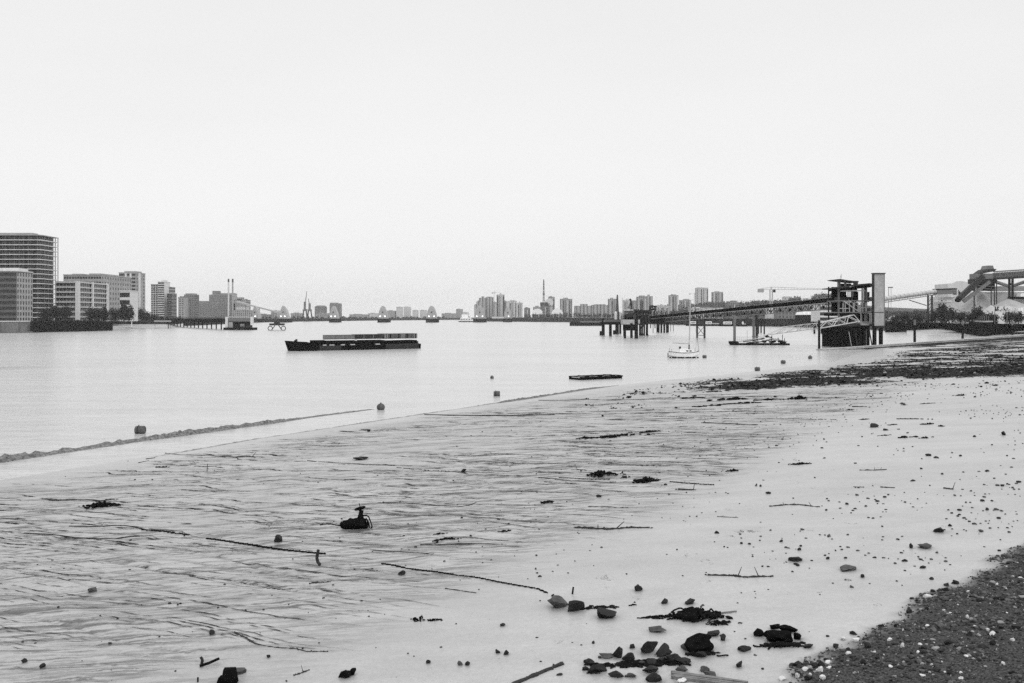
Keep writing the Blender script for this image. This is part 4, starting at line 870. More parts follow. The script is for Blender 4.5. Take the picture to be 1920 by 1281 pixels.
# ================================================================ buoys
BU=[(263,813,18,'barrel buoy nearest the left edge, just outside the breaking wave','b'),(714,768.5,15.5,'round dark buoy at the end of the breaking wave','s'),(931.5,743,12,'barrel buoy near the water edge left of the black punt','b'),(922.5,710,7,'tiny half sunk buoy farther out than the barrel buoy','s'),
    (1321,671.5,7,'small dark buoy just right of the yacht bow','b'),(1420,695.5,9,'left of the three small buoys in a row off the mud','b'),(1468.5,682,8,'middle of the three small buoys in a row off the mud','b'),(1519,673,8,'right of the three small buoys in a row, nearest the causeway','s')]
mat('buoy_paint',.04,.6,.5,3,hi=.11)
for px,pb,w,lb,k in BU:
    p=GW(px,pb); r=w/F*p.y/2; root=thing('mooring_buoy',lb,'buoy',(p.x,p.y,0),'mooring buoys off the mud')
    if k=='b':
        M().tube((p.x-r,p.y,r*.72),(p.x-r*.82,p.y,r*.72),r*.72,r*.88,12).tube((p.x-r*.82,p.y,r*.72),(p.x+r*.82,p.y,r*.74),r*.88,r*.88,12).tube((p.x+r*.82,p.y,r*.74),(p.x+r,p.y,r*.74),r*.88,r*.72,12).build('float','buoy_paint',root)
        M().tube((p.x-r*.3,p.y,r*1.55),(p.x-r*.3,p.y,r*1.78),r*.12,n=6).build('lifting_eye','dark_steel',root)
        M().tube((p.x-r*.4,p.y,r*.73),(p.x-r*.32,p.y,r*.73),r*.93,r*.93,12).build('band','black_hull',root)
    else:
        V,Fc=ICO[3]; q=M(); q.add((V*np.array((r,r,r*.95))+np.array((p.x,p.y,r*.62))).tolist(),Fc); q.build('float','buoy_paint',root,smooth=True)
        M().tube((p.x,p.y,r*1.5),(p.x,p.y,r*1.75),r*.15,n=6).build('lifting_eye','dark_steel',root)
# black punt / pontoon near the shore
a=GW(1088,713); b=GW(1168,709.5); d=(b-a); Ln=d.length; d.normalize(); n_=Vector((-d.y,d.x,0)); root=thing('half_sunk_punt','low black half sunk punt lying off the mud','punt',a)
def QB(p,x0,x1,y0,y1,z0,z1,name,m):
    q=M(); T=lambda x,y,z:p+d*x+n_*y+Vector((0,0,z)); q.add([T(x0,y0,z0),T(x1,y0,z0),T(x1,y1,z0),T(x0,y1,z0),T(x0,y0,z1),T(x1,y0,z1),T(x1,y1,z1),T(x0,y1,z1)],[(0,3,2,1),(4,5,6,7),(0,1,5,4),(1,2,6,5),(2,3,7,6),(3,0,4,7)]); return q.build(name,m,root)
QB(a,0,Ln*.98,0,2.4,-.3,.24,'hull','black_hull'); QB(a,.1,Ln*.94,.3,2.0,.24,.34,'deck','pale_steel'); QB(a,0,Ln,-.05,.12,.24,.38,'gunwale','dark_timber'); QB(a,0,Ln,2.3,2.45,.24,.42,'gunwale','dark_timber')
for i in range(7): QB(a,.3+i*.75*Ln/5,.42+i*.75*Ln/5,-.02,2.3,.34,.40+.08*(i%2),'thwart','dark_timber')
QB(a,Ln*.95,Ln*1.0,.3,1.6,.2,.42,'bow_block','black_hull')
# ================================================================ pile jetty with machinery
D=398
def XZ(px,py,D): return (px-960)/F*D, CH-(py-HY)/F*D
root=thing('pile_jetty','derelict loading jetty on thick black piles with rusting machinery, left end of the conveyor bridge','jetty',(*LW(1170,D),0))
for px,pb,w,top in [(1131,629,6,597),(1144.5,630,5.5,604),(1157,627,7,603),(1163,626,4,603),(1171,630,5,606),(1184,634,5,606),(1172,634.5,4,612),(1193,635,7,598),(1200,629,4,600),(1204,629,3.5,600),(1213,629,4.5,600),(1208,629,3,600)]:
    Dp=DW(pb); x,_=XZ(px,0,Dp); r=w/F*Dp/2; zt=XZ(0,top,Dp)[1]; M().tube((x,Dp,-1.2),(x,Dp,zt),r,r*.95,10).build('pile','dark_timber',root)
for px,pb,w in ((1130,629,10),(1155,627,10)):
    Dp=DW(pb)-1; x,_=XZ(px,0,Dp); r=w/F*Dp/2; M().tube((x-.2,Dp,-.5),(x-.2,Dp,1.9),r,r*.95,10).build('pile_fender','dark_timber',root)
def bxp(root,px0,px1,py0,py1,D,dep,name,m):
    x0,z1=XZ(px0,py0,D); x1,z0=XZ(px1,py1,D); return M().bb(x0,x1,D,D+dep,z0,z1).build(name,m,root)
bxp(root,1128,1170,604,609,405,9,'deck_beam','dark_timber'); bxp(root,1134,1165,600,606,410,6,'deck_house','grey_steel'); bxp(root,1168,1192,599.5,608.5,392,8,'concrete_cap','concrete'); bxp(root,1195,1200,599.5,607,393,8,'concrete_cap','concrete')
bxp(root,1168,1214,607,609,401,8,'deck_beam','dark_timber'); bxp(root,1170,1190,609,620,400,4,'fender_frame','dark_timber'); bxp(root,1200,1250,598,606.5,420,12,'rear_deck','dark_timber')
for px,w in ((1155.5,5),(1164.5,4.5)):
    x0,z1=XZ(px,585,400); _,z0=XZ(0,599,400); r=w/F*400/2; M().tube((x0,402,z0),(x0,402,z1-.3),r,n=12).tube((x0,402,z1-.3),(x0,402,z1+.2),r,r*.4,12).build('silo','pale_render' if px<1160 else 'pale_concrete',root)
bxp(root,1160,1163,585,600,404,2,'locker','dark_steel'); bxp(root,1170,1187,580.5,582.5,396,4,'hopper_lid','pale_steel'); 
q=M(); x0,z1=XZ(1171,583,397); x1,z0=XZ(1186,592,397); q.pad([(x0,397),(x1,397),(x1,401),(x0,401)],z0+1,z1); q.build('hopper','grey_steel',root)
x0,z0=XZ(1171,593,397);x1,_=XZ(1190,593,397); M().prism([(x0,z0+1),(x1,z0+1.3),(x1-1.2,z0-.2),(x0+1,z0-.4)],396.5,400).build('hopper_chute','dark_steel',root)
bxp(root,1172,1188,593,599,398,3,'machine_base','dark_timber')
x,z=XZ(1167.6,558,400); M().tube((x,401,6),(x,401,z),.16,.12,6).build('lamp_mast','pale_steel',root)
q=M(); pts=[XZ(1184.5,598,399),XZ(1184,575,399),XZ(1183.5,564,399),XZ(1181.5,560.5,399)]; q.path([(p[0],400,p[1]) for p in pts],.42,6); q.build('bent_pipe','dark_steel',root)
q=M(); a=XZ(1176,579,399);b_=XZ(1181,568,399); q.prism([(a[0],a[1]),(b_[0]+.6,a[1]),(b_[0],b_[1])],399,400); q.build('feed_hood','grey_steel',root)
# gantry lattice right part
q=M()
for px in (1190,1197,1204,1211,1217): x,z0=XZ(px,606,395); _,z1=XZ(0,580 if px<1200 else 583,395); q.beam((x,395,z0),(x,395,z1),.35); q.beam((x,402,z0),(x,402,z1),.35)
for a,b_ in (((1190,604),(1197,583)),((1197,600),(1217,585)),((1200,583),(1213,603)),((1190,592),(1217,592)),((1190,583),(1217,583)),((1217,583),(1204,606))):
    A=XZ(*a,395);B_=XZ(*b_,395); q.beam((A[0],395,A[1]),(B_[0],395,B_[1]),.3)
q.build('gantry_lattice','dark_steel',root); bxp(root,1191,1219,581.5,588,397,4,'gantry_house','dark_timber'); bxp(root,1193,1215,590,604,400,2,'conveyor_tail','dark_timber')
q=M()
for px,dx in ((1200,1.5),(1207,-1.2),(1211,1.0)): x,z=XZ(px,608,399); q.beam((x,399,z),(x+dx,399,0.4),.22)
q.build('raking_brace','dark_steel',root)
x,z=XZ(1224,570,440); r2=thing('antenna_tower','dark tower with a bulky head of dishes at the left end of the conveyor bridge','tower',(x,440,LAND)); 
for sx in (-1,1): M().beam((x+sx,440,3),(x+sx*.7,440,z-2),.28).build('leg','dark_steel',r2)
q=M(); 
for i in range(7): q.rock((x+(i%3-1)*1.1,440+(i%2)*.8,z-1.2-(i//3)*1.2),(2.0,1.6,1.8),i,i+3,sub=1)
q.build('dish_cluster','dark_steel',r2)
# second pile group
root=thing('pile_cluster','row of black timber piles under the left end of the conveyor bridge','piles',(*LW(1240,508),0))
for px,pb in ((1232.5,623),(1235,624),(1240,624),(1245.5,624),(1250.5,624),(1252.5,623)):
    Dp=DW(pb); x,_=XZ(px,0,Dp); M().tube((x,Dp,-1),(x,Dp,5.2),.5,.5,8).build('pile','dark_timber',root)
x0,z0=XZ(1229,606,508);x1,z1=XZ(1256,599,508); M().bb(x0,x1,505,512,z0,z1).build('cap_beam','dark_timber',root)
for k,px in enumerate((1224.5,1257.5,1262.5)):
    x,_=XZ(px,0,560 if k else 510); yy=560 if k else 510; one('mooring_post',['thin single post standing between the two groups of black piles','left of two short thin posts right of the black pile row','right of two short thin posts right of the black pile row'][k],'post',M().tube((x,yy,-1),(x,yy,4),.18,.15,6).tube((x,yy,4),(x,yy,4.4),.26,.2,6),'dark_timber')
# ================================================================ conveyor bridge
A_=P(1222,598,440); B_=P(1578,566,272); root=thing('conveyor_bridge','long conveyor bridge climbing from the pile jetty to the derelict pier house','conveyor',(A_.x,A_.y,0))
M()._beam(A_+Vector((0,0,.75)),B_+Vector((0,0,.75)),2.0,.95).build('belt_housing','black_hull',root)
nf=Vector((-.3,-1,0)).normalized()*1.15
M()._beam(A_+nf+Vector((0,0,.05)),B_+nf+Vector((0,0,.05)),.16,.22).build('top_chord','pale_steel',root); M()._beam(A_+nf+Vector((0,0,-1.75)),B_+nf+Vector((0,0,-1.75)),.22,.26).build('bottom_chord','grey_steel',root)
M()._beam(A_-nf+Vector((0,0,-1.75)),B_-nf+Vector((0,0,-1.75)),.22,.26).build('bottom_chord','dark_steel',root)
q=M(); q2=M(); n=78
for i in range(n):
    p=A_.lerp(B_,i/n); r_=A_.lerp(B_,(i+1)/n); q.beam(p+nf+Vector((0,0,0)),p+nf+Vector((0,0,-1.75)),.15)
    if i%2==0: q2.beam(p-nf,r_-nf+Vector((0,0,-1.75)),.14)
    else: q2.beam(p-nf+Vector((0,0,-1.75)),r_-nf,.14)
    q2.beam(p-nf,p-nf+Vector((0,0,-1.75)),.14)
q.build('web_posts','grey_steel',root); q2.build('rear_lattice','dark_steel',root)
for i in range(24):
    p=A_.lerp(B_,(i+.5)/24); M().tube(p+Vector((0,0,-1.0))+nf*.8,p+Vector((0,0,-1.0))-nf*.8,.42,n=10).build('roller_drum','dark_timber',root)
q=M()
for i in range(40): p=A_.lerp(B_,i/40); q.beam(p+nf+Vector((0,0,1.2)),p+nf+Vector((0,0,1.9)),.05)
q.beam(A_+nf+Vector((0,0,1.9)),B_+nf+Vector((0,0,1.9)),.05); q.build('hand_rail','dark_steel',root)
# trestles
def onbridge(px):
    lo,hi=0,1
    for _ in range(30):
        m_=(lo+hi)/2; p=A_.lerp(B_,m_)
        if 960+F*p.x/p.y<px: lo=m_
        else: hi=m_
    return A_.lerp(B_,lo)
p1=onbridge(1307);p2=onbridge(1321); root=thing('bridge_trestle','steel trestle with crossed braces holding up the conveyor bridge behind the yacht mast','trestle',(p1.x,p1.y,0))
for p in (p1,p2): M().beam((p.x,p.y,-1),(p.x,p.y,p.z-1.7),.55).build('leg','dark_steel',root)
q=M(); q.beam((p1.x,p1.y,4.6),(p2.x,p2.y,1.0),.14); q.beam((p2.x,p2.y,4.6),(p1.x,p1.y,1.0),.14); q.beam((p1.x,p1.y,1),(p2.x,p2.y,1),.2); q.beam((p1.x,p1.y,4.6),(p2.x,p2.y,4.6),.3); q.build('cross_brace','dark_steel',root)
M()._beam((p1.x-1,p1.y,p1.z-2.2),(p2.x+1,p2.y,p2.z-2.2),.9,.7).build('cap_beam','dark_steel',root)
for px0,w,lb in ((1415,6.5,'double grey steel column carrying the conveyor bridge, right of the wreck pontoon'),):
    p=onbridge(px0+1); p.y=445 if 0 else p.y; root=thing('bridge_column',lb,'column',(p.x,p.y,0)); r=.42
    M().tube((p.x-.5,p.y,-1),(p.x-.5,p.y,p.z-1.8),r,n=10).build('tube','grey_steel',root); M().tube((p.x+.5,p.y,-1),(p.x+.5,p.y,p.z-1.8),r,n=10).build('tube','dark_steel',root); M()._beam((p.x-1,p.y,1.6),(p.x+1,p.y,1.6),1,.25).build('band','grey_steel',root)
p=onbridge(1378); root=thing('guide_post','tall grey guide post at the left end of the wreck pontoon','post',(p.x,284,0)); x,z1=XZ(1378,591,285); M().tube((x,285.5,-1),(x,285.5,z1),.40,.36,12).build('shaft','grey_steel',root); M().tube((x,285.5,z1),(x,285.5,z1+.25),.42,.2,12).build('cap','dark_steel',root)
for k,(px,D2,zt,lb) in enumerate(((1422,480,6.5,'thin black pile just right of the double grey column'),(1427,500,7,'second thin black pile right of the double grey column'),(1433,470,6.5,'third and longest thin black pile right of the double grey column'))):
    x,_=XZ(px,0,D2); one('mooring_pile',lb,'pile',M().tube((x,D2,-1),(x,D2,zt),.35,.32,8).tube((x,D2,zt),(x,D2,zt+.3),.38,.15,8),'dark_timber')
# wreck pontoon
def wreck():
    D=284; x0,_=XZ(1371,0,D); x1,_=XZ(1481,0,D); root=thing('wreck_pontoon','low pontoon heaped with wreckage and bent timbers below the pale gangway','pontoon',(x0,D,0))
    M().pad([(x0,D),(x0+.4,D-1),(x1-1,D-1),(x1,D),(x1-.6,D+4),(x0+.4,D+4)],-.4,.45).build('deck','black_hull',root)
    M().bb(x0-.1,x0+1.9,D-1.1,D+3,.3,1.05).build('end_block','black_hull',root)
    xx=lambda px: XZ(px,0,D)[0]
    for i,(a,b,h0,h1,w) in enumerate(((1385,1432,1.0,2.2,.28),(1392,1430,.9,1.7,.2),(1417,1448,.7,1.5,.22),(1440,1476,2.2,.9,.25),(1448,1470,1.9,1.2,.2),(1400,1418,.6,.8,.2),(1430,1462,1.2,1.9,.3))):
        M()._beam((xx(a),D-.8+.2*i,h0),(xx(b),D-.6+.3*i,h1),w,w).build('broken_timber','dark_timber' if i%3 else 'pale_steel',root)
    for i,(px,z,w,h,m) in enumerate(((1428,1.9,2.2,.6,'dark_timber'),(1440,2.4,1.9,.8,'black_hull'),(1446,2.1,1.6,.6,'black_hull'),(1456,1.5,2.2,.9,'white_paint'),(1463,1.1,1.8,.7,'dark_timber'),(1420,1.0,2.4,.9,'pale_steel'),(1434,1.0,2.6,1.0,'black_hull'),(1450,.9,3.0,.9,'black_hull'),(1466,.8,2.4,.8,'black_hull'),(1410,.7,2.4,.5,'dark_timber'),(1472,.6,1.6,.7,'dark_timber'))):
        M().rock((xx(px),D+.4+.3*(i%4),z),(w,1.6,h),.3*i,i+40).build('wreckage',m,root)
    for px,h in ((1446,2.8),(1466,3.0),(1470,2.0),(1459,1.9)): M().tube((xx(px),D-.5,.6),(xx(px)+.05,D-.5,h),.09,n=5).build('upright','dark_timber',root)
    q=M()
    for i in range(12): x=xx(1374)+i*.55; q.tube((x,D-.9,1.0),(x,D-.9,2.3),.025,n=4)
    for z in (1.6,2.3): q.tube((xx(1374),D-.9,z),(xx(1374)+6.2,D-.9,z),.025,n=4)
    q.tube((xx(1401),D,.5),(xx(1401),D,4.2),.04,n=4)
    q.build('railing','grey_steel',root)
wreck()
# gangway truss: steep right part and long pale left part reaching the pontoon
def truss(root,a0,a1,b0,b1,n,w,m,yoff=0,nm='truss'):
    """a0->a1 bottom chord, b0->b1 top chord"""
    q=M(); q._beam(a0,a1,w,w); q._beam(b0,b1,w,w)
    for i in range(n):
        p=a0.lerp(a1,i/n); t=b0.lerp(b1,min(1,(i+.5)/n)); r_=a0.lerp(a1,(i+1)/n); q._beam(p,t,w*.8,w*.8); q._beam(t,r_,w*.8,w*.8)
    q.build(nm,m,root)
root=thing('gangway','pale steel truss gangway sloping down from the pier house towards the wreck pontoon','gangway',P(1612,603,258))
mat('gangway_paint',.50,.5,.12,1.0)
for k,dy in enumerate((0,1.8)):
    o3=Vector((0,dy,0)); truss(root,P(1537,616,250)+o3,P(1612,603,258)+o3,P(1541,605,250)+o3,P(1601,590.5,257)+o3,3,.17 if k==0 else .13,'gangway_paint',nm='front_truss' if k==0 else 'rear_truss')
    truss(root,P(1440,628.5,262)+o3,P(1537,616,250)+o3,P(1470,613,258)+o3,P(1541,605,250)+o3,5,.10,'gangway_paint',nm='outer_truss')
q=M(); a=P(1415,634,264);b=P(1612,603.5,258)
for i in range(24): p=P(1440,628.5,262).lerp(P(1537,616,250),i/24); q._beam(p,p+Vector((0,1.8,0)),.3,.04)
for i in range(24): p=P(1537,616.2,250).lerp(P(1612,603.2,258),i/24); q._beam(p,p+Vector((0,1.8,0)),.4,.05)
q.build('walkway_boards','grey_steel',root); M()._beam(P(1612,603,258),P(1601,590.5,257),.16,.16).build('end_post','gangway_paint',root)
M().tube(P(1415,632.5,266),P(1440,628.5,262),.035,n=4).build('tow_rope','grey_steel',root)
x,z=XZ(1537,602,248); root=thing('gangway_post','tall black post standing at the tip of the causeway under the gangway','post',(x,248.5,0)); M().tube((x,248.5,-1),(x,248.5,z),.30,.27,8).build('shaft','dark_timber',root); M().tube((x,248.5,z),(x,248.5,z+.3),.34,.34,8).build('cap','grey_steel',root)
for px,D2,lb in ((1527,480,'short black stump left of the gangway post'),(1540.5,480,'short black stump right of the gangway post')):
    x,_=XZ(px,0,D2); one('stump',lb,'stump',M().tube((x,D2,-1),(x,D2,3.4),.5,.4,7).tube((x,D2,3.2),(x+.9,D2,3.9),.2,.1,5),'dark_timber')
# ================================================================ derelict pier house
def pierhouse():
    D=264; X=lambda px: XZ(px,0,D)[0]; Z=lambda py: XZ(0,py,D)[1]
    root=thing('pier_house','derelict open framed pier house on black piles at the end of the conveyor bridge','pier building',(X(1600),D,0))
    M().bb(X(1561),X(1606),D,D+9,-1,Z(612)).build('caisson','black_hull',root)
    for i in range(12): x=X(1561)+i*(X(1606)-X(1561))/12+.2; M().bb(x,x+.2,D-.12,D-.003,-1,Z(612)-.3).build('sheet_pile_rib','black_hull',root)
    for px,y0 in ((1612,0),(1616,4),(1621,0),(1626,5),(1630,1),(1634,6)): M().tube((X(px),D+y0,-1),(X(px),D+y0,Z(609)),.42,n=8).build('pile','dark_timber',root)
    q=M(); q.beam((X(1595),D-.6,.4),(X(1590),D-.6,Z(622)),.16); q.build('pale_prop','concrete',root)
    M().beam((X(1603),D-.5,4.5),(X(1606),D-.5,.3),.3).build('raking_brace','dark_steel',root); M().beam((X(1628),D-.5,5),(X(1634),D-.5,.3),.25).build('raking_brace','dark_steel',root)
    M().bb(X(1612),X(1627),D-1,D+6,Z(610),Z(606)).build('landing_deck','concrete',root)
    # floors
    M().bb(X(1563),X(1637),D-.4,D+9,Z(587),Z(585)).build('floor_slab','grey_steel',root); M().bb(X(1570),X(1638),D-.4,D+9,Z(565),Z(563.2)).build('floor_slab','grey_steel',root); M().bb(X(1565),X(1640),D,D+9,Z(612),Z(608)).build('floor_slab','dark_steel',root)
    M().bb(X(1563),X(1612),D+.1,D+8,Z(592.5),Z(587.2)).build('edge_beam','black_hull',root); M().bb(X(1608),X(1634),D-.45,D-.05,Z(605),Z(603.4)).build('landing_rail','concrete',root)
    # columns
    for px in (1572,1597,1620.5,1624,1637):
        for dy in (0,8.5):
            M().bb(X(px),X(px)+.3,D+dy,D+dy+.3,Z(608),Z(536)).build('column','grey_steel' if (px>1615 and px<1630 and dy==0) else 'dark_steel',root)
    # rear and inner dark walls with openings
    q=M(); 
    q.bb(X(1573),X(1602),D+6,D+6.3,Z(563),Z(553)); q.bb(X(1573),X(1622),D+6,D+6.3,Z(546),Z(537)); q.bb(X(1573),X(1601),D+6,D+6.3,Z(553.1),Z(546)); q.bb(X(1616),X(1624),D+6,D+6.3,Z(563),Z(546.1)); q.bb(X(1602.1),X(1616),D+6,D+6.3,Z(563),Z(556))
    q.bb(X(1627),X(1633),D+3,D+3.3,Z(585),Z(538)); q.bb(X(1633),X(1638),D+3,D+3.3,Z(556),Z(547)); q.bb(X(1633),X(1637),D+3,D+3.3,Z(566),Z(556)); q.bb(X(1628),X(1640),D+4,D+4.3,Z(608),Z(588)); q.bb(X(1575),X(1625),D+7,D+7.3,Z(585),Z(566)); q.bb(X(1600),X(1628),D+6,D+6.3,Z(608),Z(588))
    q.build('inner_wall','black_hull',root)
    M()._beam((X(1575),D-.3,Z(546)),(X(1621),D-.3,Z(545)),.25,.28).build('crane_rail','concrete',root)
    q=M()
    for i in range(6): q.bb(X(1603+i*2.2),X(1603+i*2.2)+.08,D+5.8,D+5.95,Z(556),Z(546))
    q.build('window_bars','grey_steel',root)
    # stair and balustrades on the middle floor
    M()._beam((X(1581),D-.5,Z(565)),(X(1608),D-.5,Z(584)),.3,.22).build('stair_flight','concrete',root); M()._beam((X(1588),D-.9,Z(562)),(X(1612),D-.9,Z(579)),.1,.1).build('stair_rail','concrete',root)
    q=M()
    for px in (1580,1584,1592,1599,1601,1608,1613,1617,1623): q.beam((X(px),D-.35,Z(585)),(X(px),D-.35,Z(568)),.2)
    q.beam((X(1573),D-.35,Z(578.5)),(X(1592),D-.35,Z(578.5)),.16); q.beam((X(1612),D-.35,Z(577)),(X(1622),D-.35,Z(577)),.16); q.beam((X(1601),D-.35,Z(568)),(X(1619),D-.35,Z(568)),.16)
    q.build('balustrade','concrete',root)
    q=M()
    for px in (1571,1573): q.beam((X(px),D-.2,Z(608)),(X(px),D-.2,Z(536)),.18)
    q.build('corner_post','grey_steel',root)
    M().bb(X(1574),X(1590),D+2,D+4,Z(563),Z(557)).build('winch','dark_steel',root); M().bb(X(1631),X(1637),D-.2,D+2,Z(563),Z(557)).build('cabinet','grey_steel',root); M().bb(X(1631),X(1637),D-.2,D+2,Z(584),Z(577)).build('cabinet','grey_steel',root)
    # roofs
    z=[(1562,539.5),(1570,539),(1610,533),(1628,531.3),(1633,532.5),(1640,536.5),(1640,538),(1632,535),(1626,534),(1600,536.5),(1572,541.5),(1562,541)]
    M().prism([(X(a),Z(b)) for a,b in z],D-1.2,D+9.6).build('main_roof','dark_steel',root)
    M().prism([(X(1574),Z(540)),(X(1632),Z(535)),(X(1632),Z(539)),(X(1574),Z(545))],D-.1,D+8.6).build('roof_truss','black_hull',root)
    z=[(1567,524),(1575,523),(1590,525.5),(1611,528),(1609,529.8),(1600,529),(1588,527.5),(1574,526),(1567,525)]
    M().prism([(X(a),Z(b)) for a,b in z],D,D+7).build('upper_canopy','dark_steel',root)
    for px,w in ((1573,.6),(1576.5,.25),(1586,.5),(1603,1.2)): M().bb(X(px),X(px)+w,D+1,D+1.4,Z(539),Z(526.5)).build('canopy_post','grey_steel',root)
    M().bb(X(1586),X(1606),D+4,D+5,Z(536),Z(531)).build('roof_hatch','dark_steel',root)
    M().tube((X(1579),D+1,Z(525)),(X(1579.6),D+1,Z(514)),.05,n=5).build('antenna','dark_steel',root); M().bb(X(1578.6),X(1579.6),D+.9,D+1.1,Z(520),Z(517)).build('lamp','dark_steel',root)
    # low level walkway at the rear, right
    q=M()
    for px in (1615,1622,1631): q.beam((X(px),D-.3,Z(605)),(X(px),D-.3,Z(590)),.15)
    q.build('landing_posts','grey_steel',root)
    # concrete lift tower
    D2=260; X2=lambda px: XZ(px,0,D2)[0]; Z2=lambda py: XZ(0,py,D2)[1]
    r2=thing('lift_tower','tall pale concrete tower with a flat cap attached to the right of the pier house','tower',(X2(1648),D2,0))
    M().bb(X2(1639.5),X2(1657.5),D2,D2+1.3,Z2(611),Z2(513.5)).build('shaft','concrete',r2); M().bb(X2(1637.5),X2(1660),D2-.3,D2+1.7,Z2(513.4),Z2(511.8)).build('cap','dark_steel',r2)
    M().bb(X2(1639.4)-.2,X2(1639.4),D2-.05,D2+1.3,Z2(611),Z2(513.5)).build('side_rail','dark_steel',r2); M().bb(X2(1657.6),X2(1657.6)+.18,D2-.05,D2+1.3,Z2(611),Z2(513.5)).build('side_rail','grey_steel',r2)
    M().bb(X2(1640),X2(1657),D2-.06,D2-.003,Z2(586.5),Z2(585.3)).build('joint_band','dark_steel',r2); M().box(((X2(1640)+X2(1658))/2,D2+.7,Z2(613.5)),(X2(1660)-X2(1639),2.0,Z2(611.2)-Z2(616)),top=.9).build('base_collar','dark_concrete',r2)
    for px,y in ((1641.5,0),(1644,1.6),(1653.5,0),(1656,1.6)): M().tube((X2(px),D2+.4+y,-.6),(X2(px),D2+.4+y,Z2(615)),.42,n=10).build('leg','dark_timber',r2)
pierhouse()
# ================================================================ causeway
root=thing('causeway','long low concrete causeway running from the pier house along the top of the mud','causeway',(CA[0],CA[1],0))
a=Vector((CA[0]-1.2,CA[1]-3,-.02)); b=Vector((CB[0]+ (CB[0]-CA[0])*.6,CB[1]+(CB[1]-CA[1])*.6,3.95)); zb=lambda f: .22+f*1.6*2.38/1.0
m0=Vector((CA[0],CA[1],.25)); m1=Vector((CB[0],CB[1],2.6)); d=m1-m0; e_=m0+d*1.6; dn=Vector((d.y,-d.x,0)).normalized()
mat('causeway_concrete',.30,.85,.3,.8,hi=.42); mat('causeway_face',.045,.9,.5,.8)
def slab(p,q,w,z0,z1,name,m):
    s=M(); 
    for (c,t) in ((p,0),(q,1)):
        for y in (-w/2,w/2):
            for zz in (z0,z1): v=c+dn*(-y); s.v.append((v.x,v.y,v.z+zz))
    s.f=[(0,1,3,2),(4,6,7,5),(0,4,5,1),(2,3,7,6),(1,5,7,3),(0,2,6,4)]; return s.build(name,m,root)
slab(m0,e_,3.2,-.35,-.003,'deck','causeway_concrete'); slab(m0,e_,2.9,-3,-.36,'wall_face','causeway_face'); slab(m0+dn*1.5,e_+dn*1.5,.35,.0,.12,'kerb','causeway_concrete')
for px,t,pb,lb in ((1715,600,640,'left of three black posts standing behind the causeway'),(1805,600,634,'middle of three black posts standing behind the causeway'),(1898,598,628,'right of three black posts standing behind the causeway')):
    D=(CH-1.0)*F/(pb-HY); x,z=XZ(px,t,D); root=thing('mooring_post',lb,'post',(x,D,0),'posts behind the causeway'); zc=XZ(0,610,D)[1]; M().tube((x,D,-1),(x,D,zc),.38,.34,8).build('post','dark_timber',root); M().tube((x,D,zc),(x,D,zc+1.6),.30,.30,8).build('post_head','grey_steel',root)
# ================================================================ right bank: quay, railing, aggregate works
qp=[(1665,520),(1690,538),(1770,604),(1846,410),(1922,558),(2100,495),(2400,410)]
r_=wallline('quay_wall','black sheet piled quay wall with a projecting corner behind the causeway',qp,-1,5.75,1.5,'dark_timber',None,ribs=2.2)
q=M()
for i in range(len(qp)-1):
    a=Vector((*LW(*qp[i]),6.1)); b=Vector((*LW(*qp[i+1]),6.1)); q._beam(a,b,1.2,.55)
q.build('coping','grey_render',r_)
r_=thing('quay_railing','thin railing with a mesh fence along the top of the quay wall','railing',(*LW(1846,412),6.3)); q=M(); pp=[(1690,541),(1770,607),(1846,414),(1922,561),(2100,498)]
for i in range(len(pp)-1):
    a=Vector((*LW(*pp[i]),6.35)); b=Vector((*LW(*pp[i+1]),6.35)); n=int((b-a).length/6.5)
    for j in range(n): p=a.lerp(b,j/n); M().beam(p,p+Vector((0,0,2.1)),.14).build('post','grey_steel',r_)
q=M()
for i in range(len(pp)-1):
    a=Vector((*LW(*pp[i]),6.35)); b=Vector((*LW(*pp[i+1]),6.35))
    for z in (.9,1.5,2.1): q.beam(a+Vector((0,0,z)),b+Vector((0,0,z)),.06)
q.build('rails','grey_steel',r_)
# shrubs
for k,(px,pt,w,D,lb) in enumerate(((1752,582,26,470,'low dark bush left of the big bush on the quay'),(1770,566,32,465,'big rounded bush on the quay below the tubular conveyor'),(1785,574,24,470,'grey green bush at the right shoulder of the big quay bush'),(1801,580,24,455,'low bush between the big bush and the pointed bush'),(1835,573,22,440,'pointed dark bush in front of the aggregate heap'),(1822,582,26,445,'dark spreading bush left of the pointed bush'),(1850,584,26,440,'low dark bush right of the pointed bush'),(1865,588,18,430,'small dark bush under the graffiti hoarding'),(1893,581,24,430,'dark bush right of the graffiti hoarding'),(1910,584,26,430,'bush at the right edge of the photo on the quay'),(1680,590,20,500,'dark bush just right of the lift tower'),(1700,588,22,520,'low bush on the scrap ground right of the lift tower'),(1722,588,24,520,'low bush under the tubular conveyor support'))):
    tree(lb,px,pt,w,D,name='bush',cat='bush',n=420,base=LAND)
wood('scrub','dark weeds and scrub behind the quay railing',[(1660,596,540),(1740,595,520),(1846,595,425),(1960,595,500)],31,1.0)
# scrap heap behind tower
root=thing('scrap_heap','heap of pale and dark scrap behind the quay, right of the lift tower','scrap heap',(*LW(1695,560),LAND))
for i in range(26):
    px=1662+rng.random()*70; D=540+rng.random()*40; x,_=XZ(px,0,D); h=1.2+3.2*math.exp(-((px-1690)/26)**2); M().rock((x,D,LAND+h*.4),(3+2.5*rng.random(),3,h*1.5),i,i+90,sub=1).build('scrap',['grey_render','dark_steel','concrete','grey_steel'][i%4],root)
q=M(); q._beam(P(1664,577,560),P(1672,580,560),.5,.4); q._beam(P(1672,580,560),P(1690,592,560),.5,.4); q.build('bent_girder','grey_steel',root)
